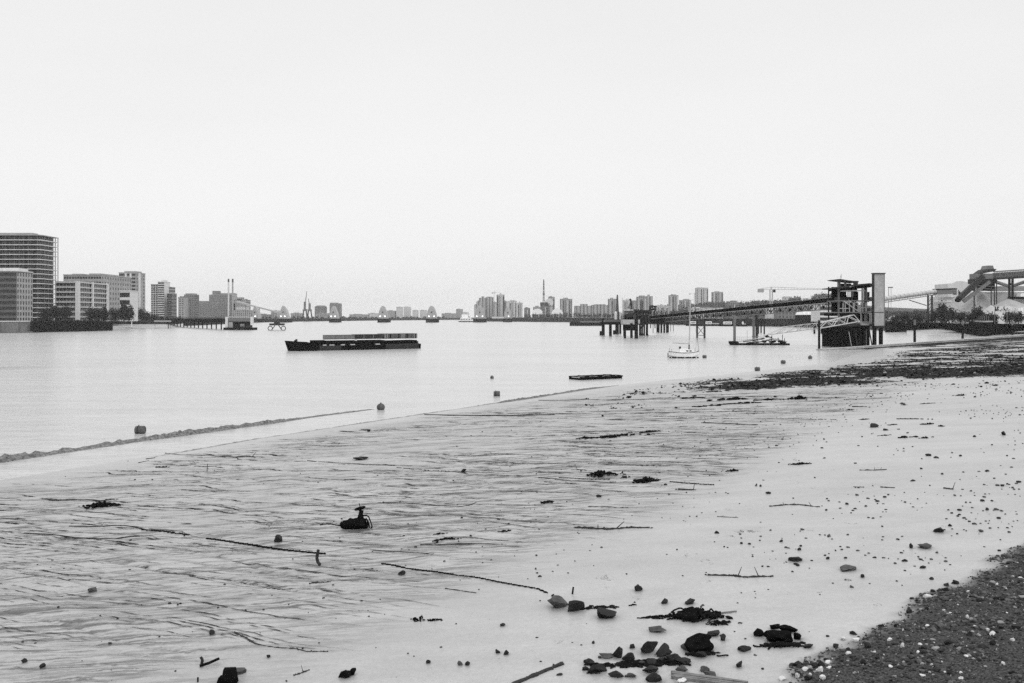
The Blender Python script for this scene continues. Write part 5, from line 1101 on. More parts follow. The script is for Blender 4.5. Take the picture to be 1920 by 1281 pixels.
# tubular conveyor
D=520; a=P(1655,561,500); b=P(1753,547,540); root=thing('tubular_conveyor','fat pale tube conveyor on a trestle right of the lift tower','conveyor',a)
M().tube(a,b,1.15,1.15,16).build('tube','tube_metal',root); dd=(b-a).normalized()
for i in range(12): p=a.lerp(b,(i+.5)/12); M().tube(p-dd*.12,p+dd*.12,1.22,1.22,16).build('tube_ring','grey_steel',root)
M()._beam(a+Vector((0,0,-1.8)),b+Vector((0,0,-1.8)),.9,.3).build('walkway','grey_steel',root)
q=M()
for i in range(20): p=a.lerp(b,i/20); q.beam(p+Vector((0,-.6,-1.0)),p+Vector((0,-.6,-1.8)),.12)
q.build('hangers','grey_steel',root); c=P(1790,542.5,555); M()._beam(b+Vector((0,0,-.3)),c+Vector((0,0,-1.2)),2.4,2.6).build('box_gallery','grey_steel',root); M()._beam(b+Vector((0,0,1.2)),c+Vector((0,0,.35)),2.8,.5).build('gallery_roof','black_hull',root)
M()._beam(c+Vector((0,0,.4)),c+Vector((0,0,-3)),1.6,1.6).build('gallery_end','black_hull',root)
for px in (1740,1747.5): x,_=XZ(px,0,535); M().beam((x,535,LAND-.2),(x,535,P(0,553,535).z),.75).build('trestle_leg','dark_steel',root)
q=M()
for i in range(6): z=LAND+1+i*2; q.beam((XZ(1740,0,535)[0],535,z),(XZ(1747.5,0,535)[0],535,z+2),.25)
q.beam(P(1705,563,520),P(1737,573,535),.35); q.build('bracing','dark_steel',root)
x,z=XZ(1666,539,620); root=thing('floodlight_mast','thin grey floodlight mast right behind the lift tower','mast',(x,620,LAND)); M().tube((x,620,LAND),(x,620,z),.22,.15,6).tube((x+1.6,620,LAND),(x+1.6,620,z),.1,.1,5).build('pole','grey_steel',root); M().bb(x-.3,x+2.6,619.5,620.3,z-.4,z+.3).build('lamp_bar','grey_steel',root)
# white silo building
x0,z1=XZ(1778,529,560); x1,_=XZ(1822,0,560); root=thing('white_works_building','large white works building with a shallow rounded roof behind the sloping conveyor','works building',((x0+x1)/2,560,LAND)); z2=z1-.9
pts=[(x0,LAND),(x1,LAND),(x1,z2)]+[(x1+(x0-x1)*t,z2+1.5*math.sin(math.pi*t)) for t in (.2,.35,.5,.65)]+[(x0+2.5,z2+.2),(x0,z2)]
M().prism(pts,560,578).build('wall','pale_render',root); x,z=XZ(1797,548,560); M().prism([(x,z-1.2),(x+2,z-1.2),(x+1,z),(x,z+1.3)],559.8,560).build('dark_opening','dark_steel',root)
x0,_=XZ(1748,0,556);x1,_=XZ(1795,0,556); M().bb(x0,x1,556,559.9,LAND,XZ(0,557,556)[1]).build('low_annex','pale_concrete',root); M().bb(x0+1,x1-3,555.8,556,XZ(0,567,556)[1],XZ(0,563,556)[1]).build('annex_stripe','white_paint',root)
# stockpiles
def cone(label,px,pyt,wpx,D,seed,m='aggregate'):
    x,z=XZ(px,pyt,D); r0=wpx/F*D/2; n=40; rings=9; q=M(); q.v.append((x,D,z))
    for j in range(1,rings+1):
        for i in range(n):
            t=2*math.pi*i/n; rr=r0*j/rings*(1+.05*pn(np.array([i*.4]),np.array([seed+.5]))[0]); q.v.append((x+rr*math.cos(t),D+rr*math.sin(t),z-(z-LAND)*(j/rings)**1.03+.15*pn(np.array([i*.9]),np.array([j*1.3+seed]))[0]))
    q.f=[(0,1+i,1+(i+1)%n) for i in range(n)]+[(1+(j-1)*n+i,1+j*n+i,1+j*n+(i+1)%n,1+(j-1)*n+(i+1)%n) for j in range(1,rings) for i in range(n)]
    one('aggregate_heap',label,'gravel heap',q,m,smooth=True)
cone('pale conical gravel heap below the head of the sloping conveyor',1838,545,130,490,1); cone('rounded pale gravel heap at the right edge behind the graffiti hoarding',1892,560,210,480,2); cone('low pale gravel heap between two big gravel heaps, partly scooped out',1858,572,90,455,3,'tarp')
# retaining wall behind heaps
x0,z1=XZ(1842,546,520);x1,_=XZ(1960,0,520); root=thing('storage_bay_wall','grey storage bay wall with a white top edge behind the gravel heaps','wall',(x0,520,LAND)); M().bb(x0,x1,520,521,LAND,z1-.6).build('panel_wall','grey_render',root); M().bb(x0,x1,519.8,521.2,z1-.59,z1).build('top_edge','white_paint',root)
x0,z1=XZ(1914,550,515); M().bb(x0,x0+6,515,519.7,XZ(0,558,515)[1],z1).build('white_cabin','white_paint',root)
# sloping conveyor with head house
D=480; root=thing('sloping_conveyor','dark conveyor climbing steeply right to a hooded head house above the gravel heap','conveyor',P(1797,562,D))
a=P(1797,561,D); b=P(1843,518,D); M()._beam(a,b,2.6,2.2).build('gallery','dark_steel',root); M()._beam(a+Vector((2.4,0,-1.2)),b+Vector((3.2,0,-2.6)),1.5,1.6).build('lower_belt','grey_steel',root); M().rock(tuple(a+Vector((0,0,-.4))),(4,3.4,3.4),0,5,.1,1).build('tail_hopper','black_hull',root)
z=lambda py: XZ(0,py,D)[1]; x=lambda px: XZ(px,0,D)[0]
M().bb(x(1830),x(1866),D,D+7,z(523),z(513)).build('head_house','grey_steel',root); M().bb(x(1827),x(1868),D+.3,D+7,z(532),z(523.1)).build('deck_frame','dark_steel',root); M().bb(x(1829),x(1866),D+1,D+6,z(545),z(532.2)).build('screen_house','dark_timber',root)
M().prism([(x(1842),z(513)),(x(1864),z(509)),(x(1868),z(505)),(x(1866),z(504.4)),(x(1848),z(505)),(x(1838),z(512))],D-.5,D+7.5).build('hood_brim','dark_steel',root); M().prism([(x(1849),z(504.9)),(x(1864),z(504.3)),(x(1862),z(498)),(x(1852),z(498))],D,D+6).build('hood_top','grey_steel',root)
q=M()
for py,pa,pb in ((506,1838,1845),(510.5,1838,1850),(521,1827,1840)): q.bb(x(pa),x(pb),D-.6,D-.3,z(py)-.1,z(py)+.1)
for i in range(14): q.beam((x(1830+i*2.7),D-.2,z(532)),(x(1830+i*2.7+2),D-.2,z(523)),.12)
q.build('access_gantry','dark_steel',root)
for px,pb in ((1826,567),(1829,552),(1858,572),(1864,569),(1868,545)): M().beam((x(px),D-.3,LAND),(x(px),D-.3,z(525)),.42).build('support_leg','dark_steel' if px!=1829 else 'pale_steel',root)
q=M()
for py in (540,535,548): q.beam((x(1829),D-.4,z(py)),(x(1868),D-.4,z(py+3)),.25)
q.build('bracing','grey_steel',root)
# high conveyor bridge to the right
root=thing('high_conveyor_bridge','high lattice conveyor bridge running off the right edge on a twin legged tower','conveyor',P(1866,514,D)); a=P(1864,513,D);b=P(1985,505.5,D-10)
M()._beam(a+Vector((0,.8,.9)),b+Vector((0,.8,.9)),2.4,.5).build('roof','grey_steel',root); M()._beam(a+Vector((0,.8,-2.6)),b+Vector((0,.8,-2.6)),2.6,.9).build('floor','dark_steel',root); M()._beam(a+Vector((0,1.6,-1)),b+Vector((0,1.6,-1)),.2,2.6).build('side_cladding','grey_render',root)
q=M()
for i in range(40):
    p=a.lerp(b,i/40); r2=a.lerp(b,(i+1)/40); q.beam(p+Vector((0,-.5,.7)),p+Vector((0,-.5,-2.2)),.18); q.beam(p+Vector((0,-.5,-2.2 if i%2 else .7)),r2+Vector((0,-.5,.7 if i%2 else -2.2)),.14)
q.build('lattice','grey_steel',root)
for px in (1893.5,1899.5): M().beam((x(px),D+.5,LAND),(x(px),D+.5,z(521)),.9).build('tower_leg','dark_steel',root)
q=M(); q.bb(x(1894),x(1900),D+.3,D+.7,z(535),z(531)); q.build('tie_beam','dark_steel',root); M().bb(x(1893),x(1960),D-1,D+2,z(560.5),z(556.5)).build('base_belt','black_hull',root)
M().tube(P(1868,529,D+30),P(1892,537,D+40),.9,.9,8).build('side_chute','grey_steel',root); M().tube(P(1900,536,D+40),P(1935,524,D+30),.9,.9,8).build('side_chute','grey_steel',root)
x0,z1=XZ(1868,540,530); one('far_plant_shed','long low grey plant shed seen between the legs of the high conveyor bridge','shed',M().bb(x0,x0+40,530,540,LAND,z1).bb(x0+3,x0+30,531,539,z1,z1+1),'roof_sheet')
# graffiti hoarding
D=425; x0,z1=XZ(1865,574.5,D); x1,z0=XZ(1889,584,D); root=thing('graffiti_hoarding','pale hoarding with black spray painted lettering in front of the gravel heaps','hoarding',((x0+x1)/2,D,LAND))
M().bb(x0,x1,D,D+.15,z0,z1).build('panel','pale_render',root); M().bb(x0,x0+.2,D+.02,D+.3,LAND,z0).build('post','grey_steel',root); M().bb(x1-.2,x1,D+.02,D+.3,LAND,z0).build('post','grey_steel',root)
h=z1-z0; W=x1-x0; q=M()
def stroke(pts,w=.14):
    q.path([(x0+W*p[0],D-.05,z0+h*p[1]) for p in pts],w,6)
circ=lambda cx,cy,rx,ry,a0=0,a1=360: [(cx+rx*math.cos(R(a0+(a1-a0)*i/10)),cy+ry*math.sin(R(a0+(a1-a0)*i/10))) for i in range(11)]
stroke(circ(.08,.28,.055,.2),.2); stroke([(.06,.5),(.05,.95)],.22); stroke([(.24,.95),(.2,.5),(.3,.35),(.22,.1)],.2); stroke([(.2,.5),(.33,.9)],.16); stroke([(.38,.15),(.5,.12)],.22); stroke([(.55,.5),(.6,.2)],.12); stroke([(.76,.95),(.7,.6),(.78,.4),(.72,.2)],.18); stroke([(.84,.3),(.9,.2)],.28); stroke([(.97,.7),(.98,.3)],.12)
q.build('lettering','black_hull',root)
for a,b,k in ((1889,1897,'left white container beside the graffiti hoarding'),(1902,1905,'narrow white container between the quay bushes'),(1910,1935,'long white container at the right edge beside the graffiti hoarding')):
    xa,z1=XZ(a,575 if a<1900 else 577,432); xb,z0=XZ(b,583,432); root=thing('white_container',k,'container',((xa+xb)/2,432,LAND)); M().bb(xa,xb,432,434.5,LAND,z1).build('box','white_paint',root); q=M()
    for i in range(4): xx=xa+(xb-xa)*(i+.5)/4; q.bb(xx-.05,xx+.05,431.9,431.997,LAND,z1-.1)
    q.build('ribs','pale_concrete',root)
# ================================================================ things lying on the mud
mat('wet_stone',.02,.6,.5,6,spec=.1,bump=.6); mat('grey_stone',.055,.65,.45,7,spec=.2,bump=.6); mat('chalk_stone',.55,.85,.15,9,bump=.4); mat('seaweed',.010,.8,.6,8,spec=.0); mat('rust_black',.008,.8,.5,5,spec=.0); mat('driftwood',.03,.8,.5,6,spec=.15,bump=.5); mat('grey_wood',.16,.85,.4,7,spec=.1,bump=.6)
def pxm(w,p): return w/F*p.y
def gz(x,y): return ground(x,y)
SC=[]
def stone(label,px,pb,w,h,m='wet_stone',name='stone',cat='stone',group=None,seed=None,rz=None):
    p=G(px,pb); W=pxm(w,p); H=pxm(h,p); SC.append((p.x,p.y+W*.2,W*.75)); sd=seed if seed is not None else int(px*7+pb)
    yy=p.y+W*.3; q=M().rock((p.x,yy,p.z+H*.30),(W*1.35,W*.95,H*1.55),(sd%7)*.13-.3 if rz is None else rz,sd,.46,3 if w>14 else 2)
    return one(name,label,cat,q,m,group)
# larger single stones
ST=[(1047,1139,36,17,'large flat topped slab, left of the three rocks beside the chain end','grey_stone'),(1075,1146,26,18,'jagged rock touching the right side of the flat topped slab','wet_stone'),(1133,1159,36,18,'dark wedge shaped rock right of the long weed strand','wet_stone'),
(1196,1108,15,12,'triangular dark stone alone on the smooth mud above the wedge shaped rock','wet_stone'),(1247,1132,14,8,'left of two small dark stones above the weed heap','wet_stone'),(1293,1133,17,8,'right of two small dark stones above the weed heap','wet_stone'),
(1229,1185,27,9,'thin tilted slab of stone left below the weed heap','grey_stone'),(1312,1222,54,33,'biggest black boulder, below the weed heap','rust_black'),(1289,1219,20,12,'grey stone leaning on the left foot of the biggest boulder','grey_stone'),(1338,1192,24,9,'flat dark stone at the top right of the biggest boulder','wet_stone'),
(1357,1201,12,12,'small upright dark stone right of the biggest boulder','wet_stone'),(1316,1232,22,10,'dark stone half buried in front of the biggest boulder','wet_stone'),(1330,1213,14,6,'white stone at the right foot of the biggest boulder','chalk_stone'),
(1396,1221,20,12,'dark stone with a stick beside it right of the biggest boulder','wet_stone'),(1387,1251,14,10,'rounded dark stone below the stone with the stick','wet_stone'),(1181,1240,24,16,'blocky dark rock at the left of the rock pile','wet_stone'),(1216,1224,32,17,'largest rounded rock at the top of the rock pile','wet_stone'),
(1247,1230,30,17,'rounded black rock at the right top of the rock pile','wet_stone'),(1185,1216,11,9,'small stone on the left shoulder of the rock pile','wet_stone'),(1160,1233,20,18,'leaning dark rock left of the rock pile','wet_stone'),(1143,1233,24,6,'flat low stone left of the leaning rock','grey_stone'),
(1222,1247,22,11,'dark stone in the lower middle of the rock pile','wet_stone'),(1240,1243,18,9,'dark stone low at the right centre of the rock pile','wet_stone'),(1262,1243,20,12,'dark stone at the lower right of the rock pile','wet_stone'),(1281,1245,26,9,'flat stone at the far right end of the rock pile','wet_stone'),
(1203,1247,14,7,'small stone under the middle of the rock pile','grey_stone'),(1106,1246,22,8,'flat stone on top of the left lower pair of rocks','wet_stone'),(1119,1261,28,15,'rounded rock of the left lower pair of rocks','wet_stone'),(1098,1257,12,8,'small stone at the left of the left lower pair of rocks','wet_stone'),
(1156,1270,22,11,'dark stone below the leaning rock near the bottom edge','wet_stone'),(1184,1270,16,7,'low flat stone near the bottom edge left of the knobbly rock','grey_stone'),(1223,1262,24,11,'upper knobbly rock near the bottom edge','wet_stone'),(1227,1279,26,18,'lower knobbly rock cut by the bottom edge','wet_stone'),
(1322,1259,17,9,'grey stone above the weathered plank','grey_stone'),(1333,1269,20,10,'grey stone resting on the weathered plank end','grey_stone'),(1280,1260,18,7,'flat grey stone left of the weathered plank','grey_stone'),
(1425,1193,20,13,'leftmost dark lump of the weedy rock clump','rust_black'),(1452,1180,14,10,'small lump on top of the weedy rock clump','rust_black'),(1480,1186,28,12,'rounded lump at the top right of the weedy rock clump','rust_black'),(1470,1205,50,20,'broad low body of the weedy rock clump','rust_black'),(1497,1199,18,11,'right end lump of the weedy rock clump','rust_black'),(1516,1215,15,8,'small dark stone right below the weedy rock clump','wet_stone'),
(676,862,25,6,'flat rectangular slab lying alone halfway to the breaking wave','grey_stone'),(522,1016,16,13,'square dark block standing alone above the left chain','wet_stone'),(754,1078,13,9,'dark stone just below the middle chain','wet_stone'),(646,1271,18,14,'rounded black stone at the bottom centre left','rust_black'),(660,1266,13,9,'small black stone touching the rounded black stone','rust_black'),
(172,1110,17,8,'tilted grey stone in the rills at the lower left','grey_stone'),(79,1252,10,9,'small stone at the lower left corner, right one of the pair','wet_stone'),(44,1243,9,6,'small stone at the lower left corner, left one of the pair','wet_stone'),(395,1190,11,9,'dark stone left of the curved branch','wet_stone'),(503,1233,8,6,'small dark stone under the curved branch','wet_stone'),
(950,1228,9,8,'angular stone right of a smaller one, left of the rock pile','wet_stone'),(933,1225,10,6,'pointed stone left of the angular stone','wet_stone'),(862,1248,9,7,'left stone of a pair at the bottom centre','grey_stone'),(876,1248,8,7,'right stone of a pair at the bottom centre','wet_stone'),(803,1244,8,6,'round pebble sized stone at the bottom centre','wet_stone'),(943,1174,10,5,'low stone alone above the thick timber','wet_stone'),
(1494,1052,21,8,'dark domed stone on the smooth mud right of the long plank','wet_stone'),(1591,1069,28,9,'pointed grey stone right of the domed stone','grey_stone'),(1739,1028,25,9,'long grey stone among the pebbles at right','grey_stone'),(1762,998,20,9,'dark clump of stones above the long grey stone','wet_stone'),(1709,1028,9,8,'round stone left of the long grey stone','wet_stone'),(1617,1083,8,7,'small round stone below the pointed grey stone','wet_stone'),(1883,816,9,6,'tilted stone high on the mud near the right edge','wet_stone'),(1642,801,14,6,'tilted dark stone left of the scattered weed lines','wet_stone'),(1661,807,10,4,'low stone right of the tilted dark stone','wet_stone'),(691,809,6,5,'tiny pointed stone near the wash line','wet_stone'),(868,885,10,5,'small dark stone at the end of the upper rope','wet_stone')]
for px,pb,w,h,lb,m in ST: stone(lb,px,pb,w,h,m)
# pebbles: shared shapes, one object each
PB=[]
for k in range(7):
    q=M().rock((0,0,.25),(1,.85,.8),0,k+300,.25,1 if k<3 else 2); me=bpy.data.meshes.new('pebble'); me.from_pydata(q.v,[],q.f); me.materials.append(MATS['wet_stone' if k%3 else 'grey_stone']); me.update(); PB.append(me)
r2=random.Random(21); cnt=0
def pebble(px,py,w,label,group):
    p=G(px,py); s=pxm(w,p); o=bpy.data.objects.new('pebble',PB[r2.randrange(7)]); C.objects.link(o); o.location=(p.x,p.y,p.z-.05*s); o.scale=(s*(1+.5*r2.random()),s*(1+.4*r2.random()),s*(.55+.35*r2.random())); o.rotation_euler=(0,0,6.3*r2.random()); tag(o,label,'pebble',group)
cl=[(1852,925,46,22),(1880,900,35,20),(1820,960,60,22),(1600,955,60,16),(1660,945,60,20),(1760,960,70,26),(1850,990,50,16),(1820,870,80,35),(1710,1050,90,20),(1620,1000,110,35),(1550,1020,80,25),(1480,1040,60,30)]
for i in range(235):
    if r2.random()<.72: c=cl[r2.randrange(len(cl))]; px=r2.gauss(c[0],c[2]*.6); py=r2.gauss(c[1],c[3]*.7)
    else: px=r2.uniform(1330,1915); py=r2.uniform(810,1130)
    if px>1915 or py>1281 or px<1250: continue
    if px>1490 and py>1275-(px-1500)*.56+0: continue
    w=max(2.6,r2.lognormvariate(1.62,.38)); pebble(px,py,min(w,11),'small dark pebble among many scattered on the smooth mud at right','pebbles scattered on the smooth mud')
for (px,py,w) in [(188,1155,4),(109,1139,6),(70,1059,4),(345,1167,5),(361,1185,4),(98,1051,4),(120,1066,5),(318,1132,8),(275,1065,8),(245,1013,7),(329,1259,5),(148,950,3),(286,900,4),(253,900,4),(123,894,3),(240,865,3),(209,1257,3),(833,1053,5),(921,1050,5),(898,1106,4),(765,1226,5),(776,1231,4),(827,1214,7),(537,1278,6),(940,944,3),(705,1215,3),(1007,1196,5),(1073,1205,4),(1090,1210,6),(1190,1130,6),(1175,1077,5),(1065,1075,4),(1037,1118,8),(1013,1127,5),(1280,1080,4),(1324,1074,5),(1358,1026,5),(1364,1027,4),(1413,1026,5),(1411,1044,5),(1440,1063,6),(1417,1114,3),(1383,1131,5),(1430,1255,8),(1416,1229,7),(1280,950,4),(1198,945,4),(1123,932,9),(1316,962,4),(1342,960,4),(1420,858,3),(997,857,3),(1290,894,3),(1100,1170,3),(1390,1112,4),(1250,1040,4),(1110,1022,4),(1128,1027,5),(1106,1033,4),(1046,1060,5),(1036,1072,4),(1007,1075,6),(630,1160,3),(534,1161,3),(578,1149,3),(488,1187,3)]:
    pebble(px,py,w,'small dark pebble lying in the rilled mud left of the smooth strip','pebbles in the rilled mud')
# ---- numpy scatter of merged stones
def scatter(name,X,Y,size,z,midx,mats,sub,seed,label,cat,sq=.6,sink=.15,aspect=.3):
    r=np.random.RandomState(seed); n=len(X); vs=[]; V0,F0=ICO[sub]; V0=np.array(V0); F0=np.array(F0); nv=len(V0)
    var=[]
    for k in range(9):
        q=M().rock((0,0,0),(2,2,2),0,k+500,.25,sub); var.append(np.array(q.v)/1.0)
    var=np.array(var)*.5; pick=r.randint(0,9,n); B=var[pick]
    sx=size*(1+aspect*r.randn(n)*.7).clip(.5,1.8); sy=size*(1+aspect*r.randn(n)*.7).clip(.5,1.8); sz=size*sq*(.7+.6*r.rand(n)); a=r.rand(n)*6.283
    cx=B[:,:,0]*sx[:,None]; cy=B[:,:,1]*sy[:,None]; cz=B[:,:,2]*sz[:,None]
    VX=cx*np.cos(a)[:,None]-cy*np.sin(a)[:,None]+X[:,None]; VY=cx*np.sin(a)[:,None]+cy*np.cos(a)[:,None]+Y[:,None]; VZ=cz+(z+sz*(.5-sink)*.7)[:,None]
    V=np.stack([VX,VY,VZ],2).reshape(-1,3); Q=(F0[None]+(np.arange(n)*nv)[:,None,None]).reshape(-1,3)
    o=npmesh(name,V,Q,MATS[mats[0]],False)
    for m in mats[1:]: o.data.materials.append(MATS[m])
    o.data.polygons.foreach_set('material_index',np.repeat(midx,len(F0)).astype(np.int32)); tag(o,label,cat,None,'stuff'); return o
mat('shingle_dark',.03,.8,.5,20,spec=.2); mat('shingle_mid',.085,.85,.4,20,spec=.2); mat('shingle_pale',.22,.85,.3,20,spec=.2)
# shingle bank, lower right
n=60000; X=nr.uniform(2.5,17,n); Y=nr.uniform(10.5,27,n); fz=fields(X,Y); ok=(fz[3]>.12+.5*nr.rand(n))&(X<Y*.6+2); X=X[ok];Y=Y[ok];z=fz[0][ok]; n=len(X)
big=sm(-.1,.3,fb(X*.8,Y*.8,2)); sz=np.exp(nr.randn(n)*.5)*(.024+.020*big); mi=nr.choice(4,n,p=[.58,.315,.09,.015])
o_=np.argsort(-sz); s1=o_[:5000]; s2=o_[5000:]
sel=s1; scatter('shingle',X[sel],Y[sel],sz[sel].clip(0,.13),z[sel],mi[sel],['shingle_dark','shingle_mid','shingle_pale','chalk_stone'],2,1,'coarser stones of the dark shingle bank at the lower right','shingle')
sel=s2; scatter('shingle',X[sel],Y[sel],sz[sel],z[sel],mi[sel],['shingle_dark','shingle_mid','shingle_pale','chalk_stone'],1,2,'fine stones of the dark shingle bank at the lower right','shingle',sq=.75)
# speckles on the smooth mud beside the shingle and over the right side
n=4200; X=nr.uniform(0,45,n); Y=nr.uniform(13,85,n); fz=fields(X,Y); s_=fz[5]; ok=(s_>33)&(fz[3]<.1)&(X<Y*.56)&(pn(X*.25,Y*.12)+.5*pn(X*.9,Y*.4)>.05); ok&=(nr.rand(n)<.25+.75*sm(37,43,s_)); X=X[ok];Y=Y[ok]; n=len(X)
scatter('grit_specks',X,Y,np.exp(nr.randn(n)*.55)*.040+.0009*Y,fz[0][ok],nr.choice(2,n,p=[.85,.15]),['wet_stone','grey_stone'],1,3,'tiny dark grit specks dotted over the smooth mud strip','grit',sq=.6)
n=1500; X=nr.uniform(-12,30,n); Y=nr.uniform(17,75,n); fz=fields(X,Y); s_=fz[5]; ok=(s_>14)&(s_<37)&(abs(X)<Y*.55)&(nr.rand(n)<.1+.9*sm(22,33,s_)); X=X[ok];Y=Y[ok]; n=len(X)
scatter('grit_specks',X,Y,np.exp(nr.randn(n)*.5)*.030+.0009*Y,fz[0][ok],nr.choice(2,n,p=[.85,.15]),['wet_stone','grey_stone'],1,4,'tiny dark grit specks dotted over the lower rills','grit',sq=.6)
# weedy stones field, upper right
n=42000; Y=nr.uniform(80,215,n); X=nr.uniform(8,118,n); fz=fields(X,Y); ok=(fz[2]>.22+.6*nr.rand(n))&(nr.rand(n)<.75)&(X<Y*.56); X=X[ok];Y=Y[ok];z=fz[0][ok]; n=len(X)
sz=np.exp(nr.randn(n)*.5)*.17; scatter('weedy_stones',X,Y,sz.clip(0,.65),z,nr.choice(4,n,p=[.66,.25,.06,.03]),['seaweed','wet_stone','shingle_mid','shingle_pale'],1,5,'dense field of dark weed covered stones on the flat at upper right','weedy stones',sq=.5)
n=5000; Y=nr.uniform(66,130,n); X=nr.uniform(6,60,n); fz=fields(X,Y); cl_=fb(X*.18,Y*.09+5,3); ok=(fz[5]>7)&(fz[2]<.6)&(X<Y*.56)&(cl_>.10+.0*Y)&(nr.rand(n)<sm(66,85,Y)); X=X[ok];Y=Y[ok];n=len(X)
scatter('weedy_stones',X,Y,np.exp(nr.randn(n)*.45)*.13,fz[0][ok],nr.choice(2,n,p=[.8,.2]),['seaweed','wet_stone'],1,6,'loose fringe of weed covered stones below the dense field','weedy stones',sq=.45)
# ridge of dark weed along the lower edge of the field
# larger shingle stones
r3=random.Random(5)
for (px,py,w,h) in [(1281,1280,18,9),(1468,1275,12,8),(1510,1258,10,7),(1540,1260,11,7),(1545,1275,11,9),(1555,1254,9,5),(1497,1270,9,7),(1693,1214,9,8),(1696,1184,8,6),(1670,1202,9,6),(1863,1191,10,7),(1900,1202,10,6),(1732,1270,9,6),(1606,1203,12,7),(1592,1228,11,7),(1740,1122,13,8),(1815,1160,7,7),(1816,1112,8,5),(1914,1085,8,4),(1870,1098,6,5),(1802,1275,10,6),(1582,1200,9,6),(1520,1268,8,6),(1883,1247,7,6),(1640,1225,6,5)]:
    stone('white chalk stone standing out on the dark shingle bank',px,py,w,h,'chalk_stone','chalk_stone','stone','white stones on the shingle bank')
for (px,py,w,h) in [(1870,1125,13,8),(1779,1209,14,9),(1620,1247,14,11),(1525,1252,14,10),(1497,1250,17,10),(1541,1250,13,9),(1568,1215,12,8),(1682,1175,10,6),(1777,1098,9,6),(1794,1095,10,8),(1775,1108,12,7),(1906,1180,16,8),(1820,1192,11,6),(1864,1210,12,8),(1645,1236,9,7),(1745,1238,9,7),(1783,1265,11,6),(1498,1268,16,9),(1517,1275,15,9),(1627,1215,12,10),(1738,1145,10,7),(1836,1128,9,6),(1900,1262,10,6),(1550,1240,8,6),(1600,1190,11,7),(1652,1177,10,7),(1705,1150,10,6),(1836,1240,7,6)]:
    stone('dark stone larger than its neighbours on the shingle bank',px,py,w,h,'wet_stone','dark_stone','stone','dark stones on the shingle bank')
EXTRA=1
# ---- sticks, poles, planks
def pathpts(pp,dz=0,jit=0,n=1,seed=0):
    r=random.Random(seed); out=[]; g=[G(*p) for p in pp]
    for i in range(len(g)-1):
        for j in range(n):
            p=g[i].lerp(g[i+1],j/n); p.z=gz(p.x,p.y)+dz+jit*r.uniform(-.3,1); p.x+=jit*r.uniform(-.5,.5); out.append(p)
    p=g[-1].copy(); p.z+=dz; out.append(p); return out
def stick(label,pp,wpx,m='driftwood',name='stick',cat='driftwood',taper=.6,jit=.0,lift=.3,twigs=0,n=3):
    g=G(*pp[0]); r=pxm(wpx,g)/2; pts=pathpts(pp,r*lift-.2*r,jit+.25*r,n*2,int(pp[0][0])); q=M(); q.path(pts,r,7,lambda f:r*(1-(1-taper)*f)*(1+.22*math.sin(f*23+r*90)+.22*math.sin(f*57+1)+.12*math.sin(f*131)))
    rr=random.Random(int(pp[0][1]))
    for k in range(int(len(pts)*.8)):
        c=pts[rr.randrange(len(pts))]; q.rock((c.x+rr.uniform(-2,2)*r,c.y+rr.uniform(-1,2)*r,c.z),(r*rr.uniform(2,6),r*rr.uniform(1.5,3),r*rr.uniform(1.2,2.4)),rr.random()*3,k+800,.35,1)
    for k in range(twigs):
        p=pts[rr.randrange(1,len(pts))]; q.tube(p,p+Vector((rr.uniform(-6,6)*r,rr.uniform(-3,3)*r,rr.uniform(1,7)*r)),r*.45,r*.2,5)
    return one(name,label,cat,q,m)
stick('thick dark timber lying diagonally at the bottom edge, right of centre',[(930,1300),(1000,1268),(1054,1246)],9,'driftwood','timber','timber',1.0)
def plank(label,a,b,wpx,thk,m='grey_wood',tilt=0,grooves=3,name='plank'):
    A=G(*a);B=G(*b); W=pxm(wpx,A); d=(B-A); d.z=0; d.normalize(); nn=Vector((-d.y,d.x,0)); q=M()
    for i in range(grooves):
        o=nn*(W*(i/grooves)); ex=.04*math.sin(i*5+A.x); q._beam(A+o+Vector((0,0,thk*.5+.003*i))+d*ex,B+o+Vector((0,0,thk*.5+.01*((i*7)%3)))+d*ex*2,W/grooves*.93,thk)
    return one(name,label,'plank',q,m)
plank('weathered grooved plank lying at the bottom edge right of the rock pile',(1256,1272),(1400,1292),26,.05,grooves=4)
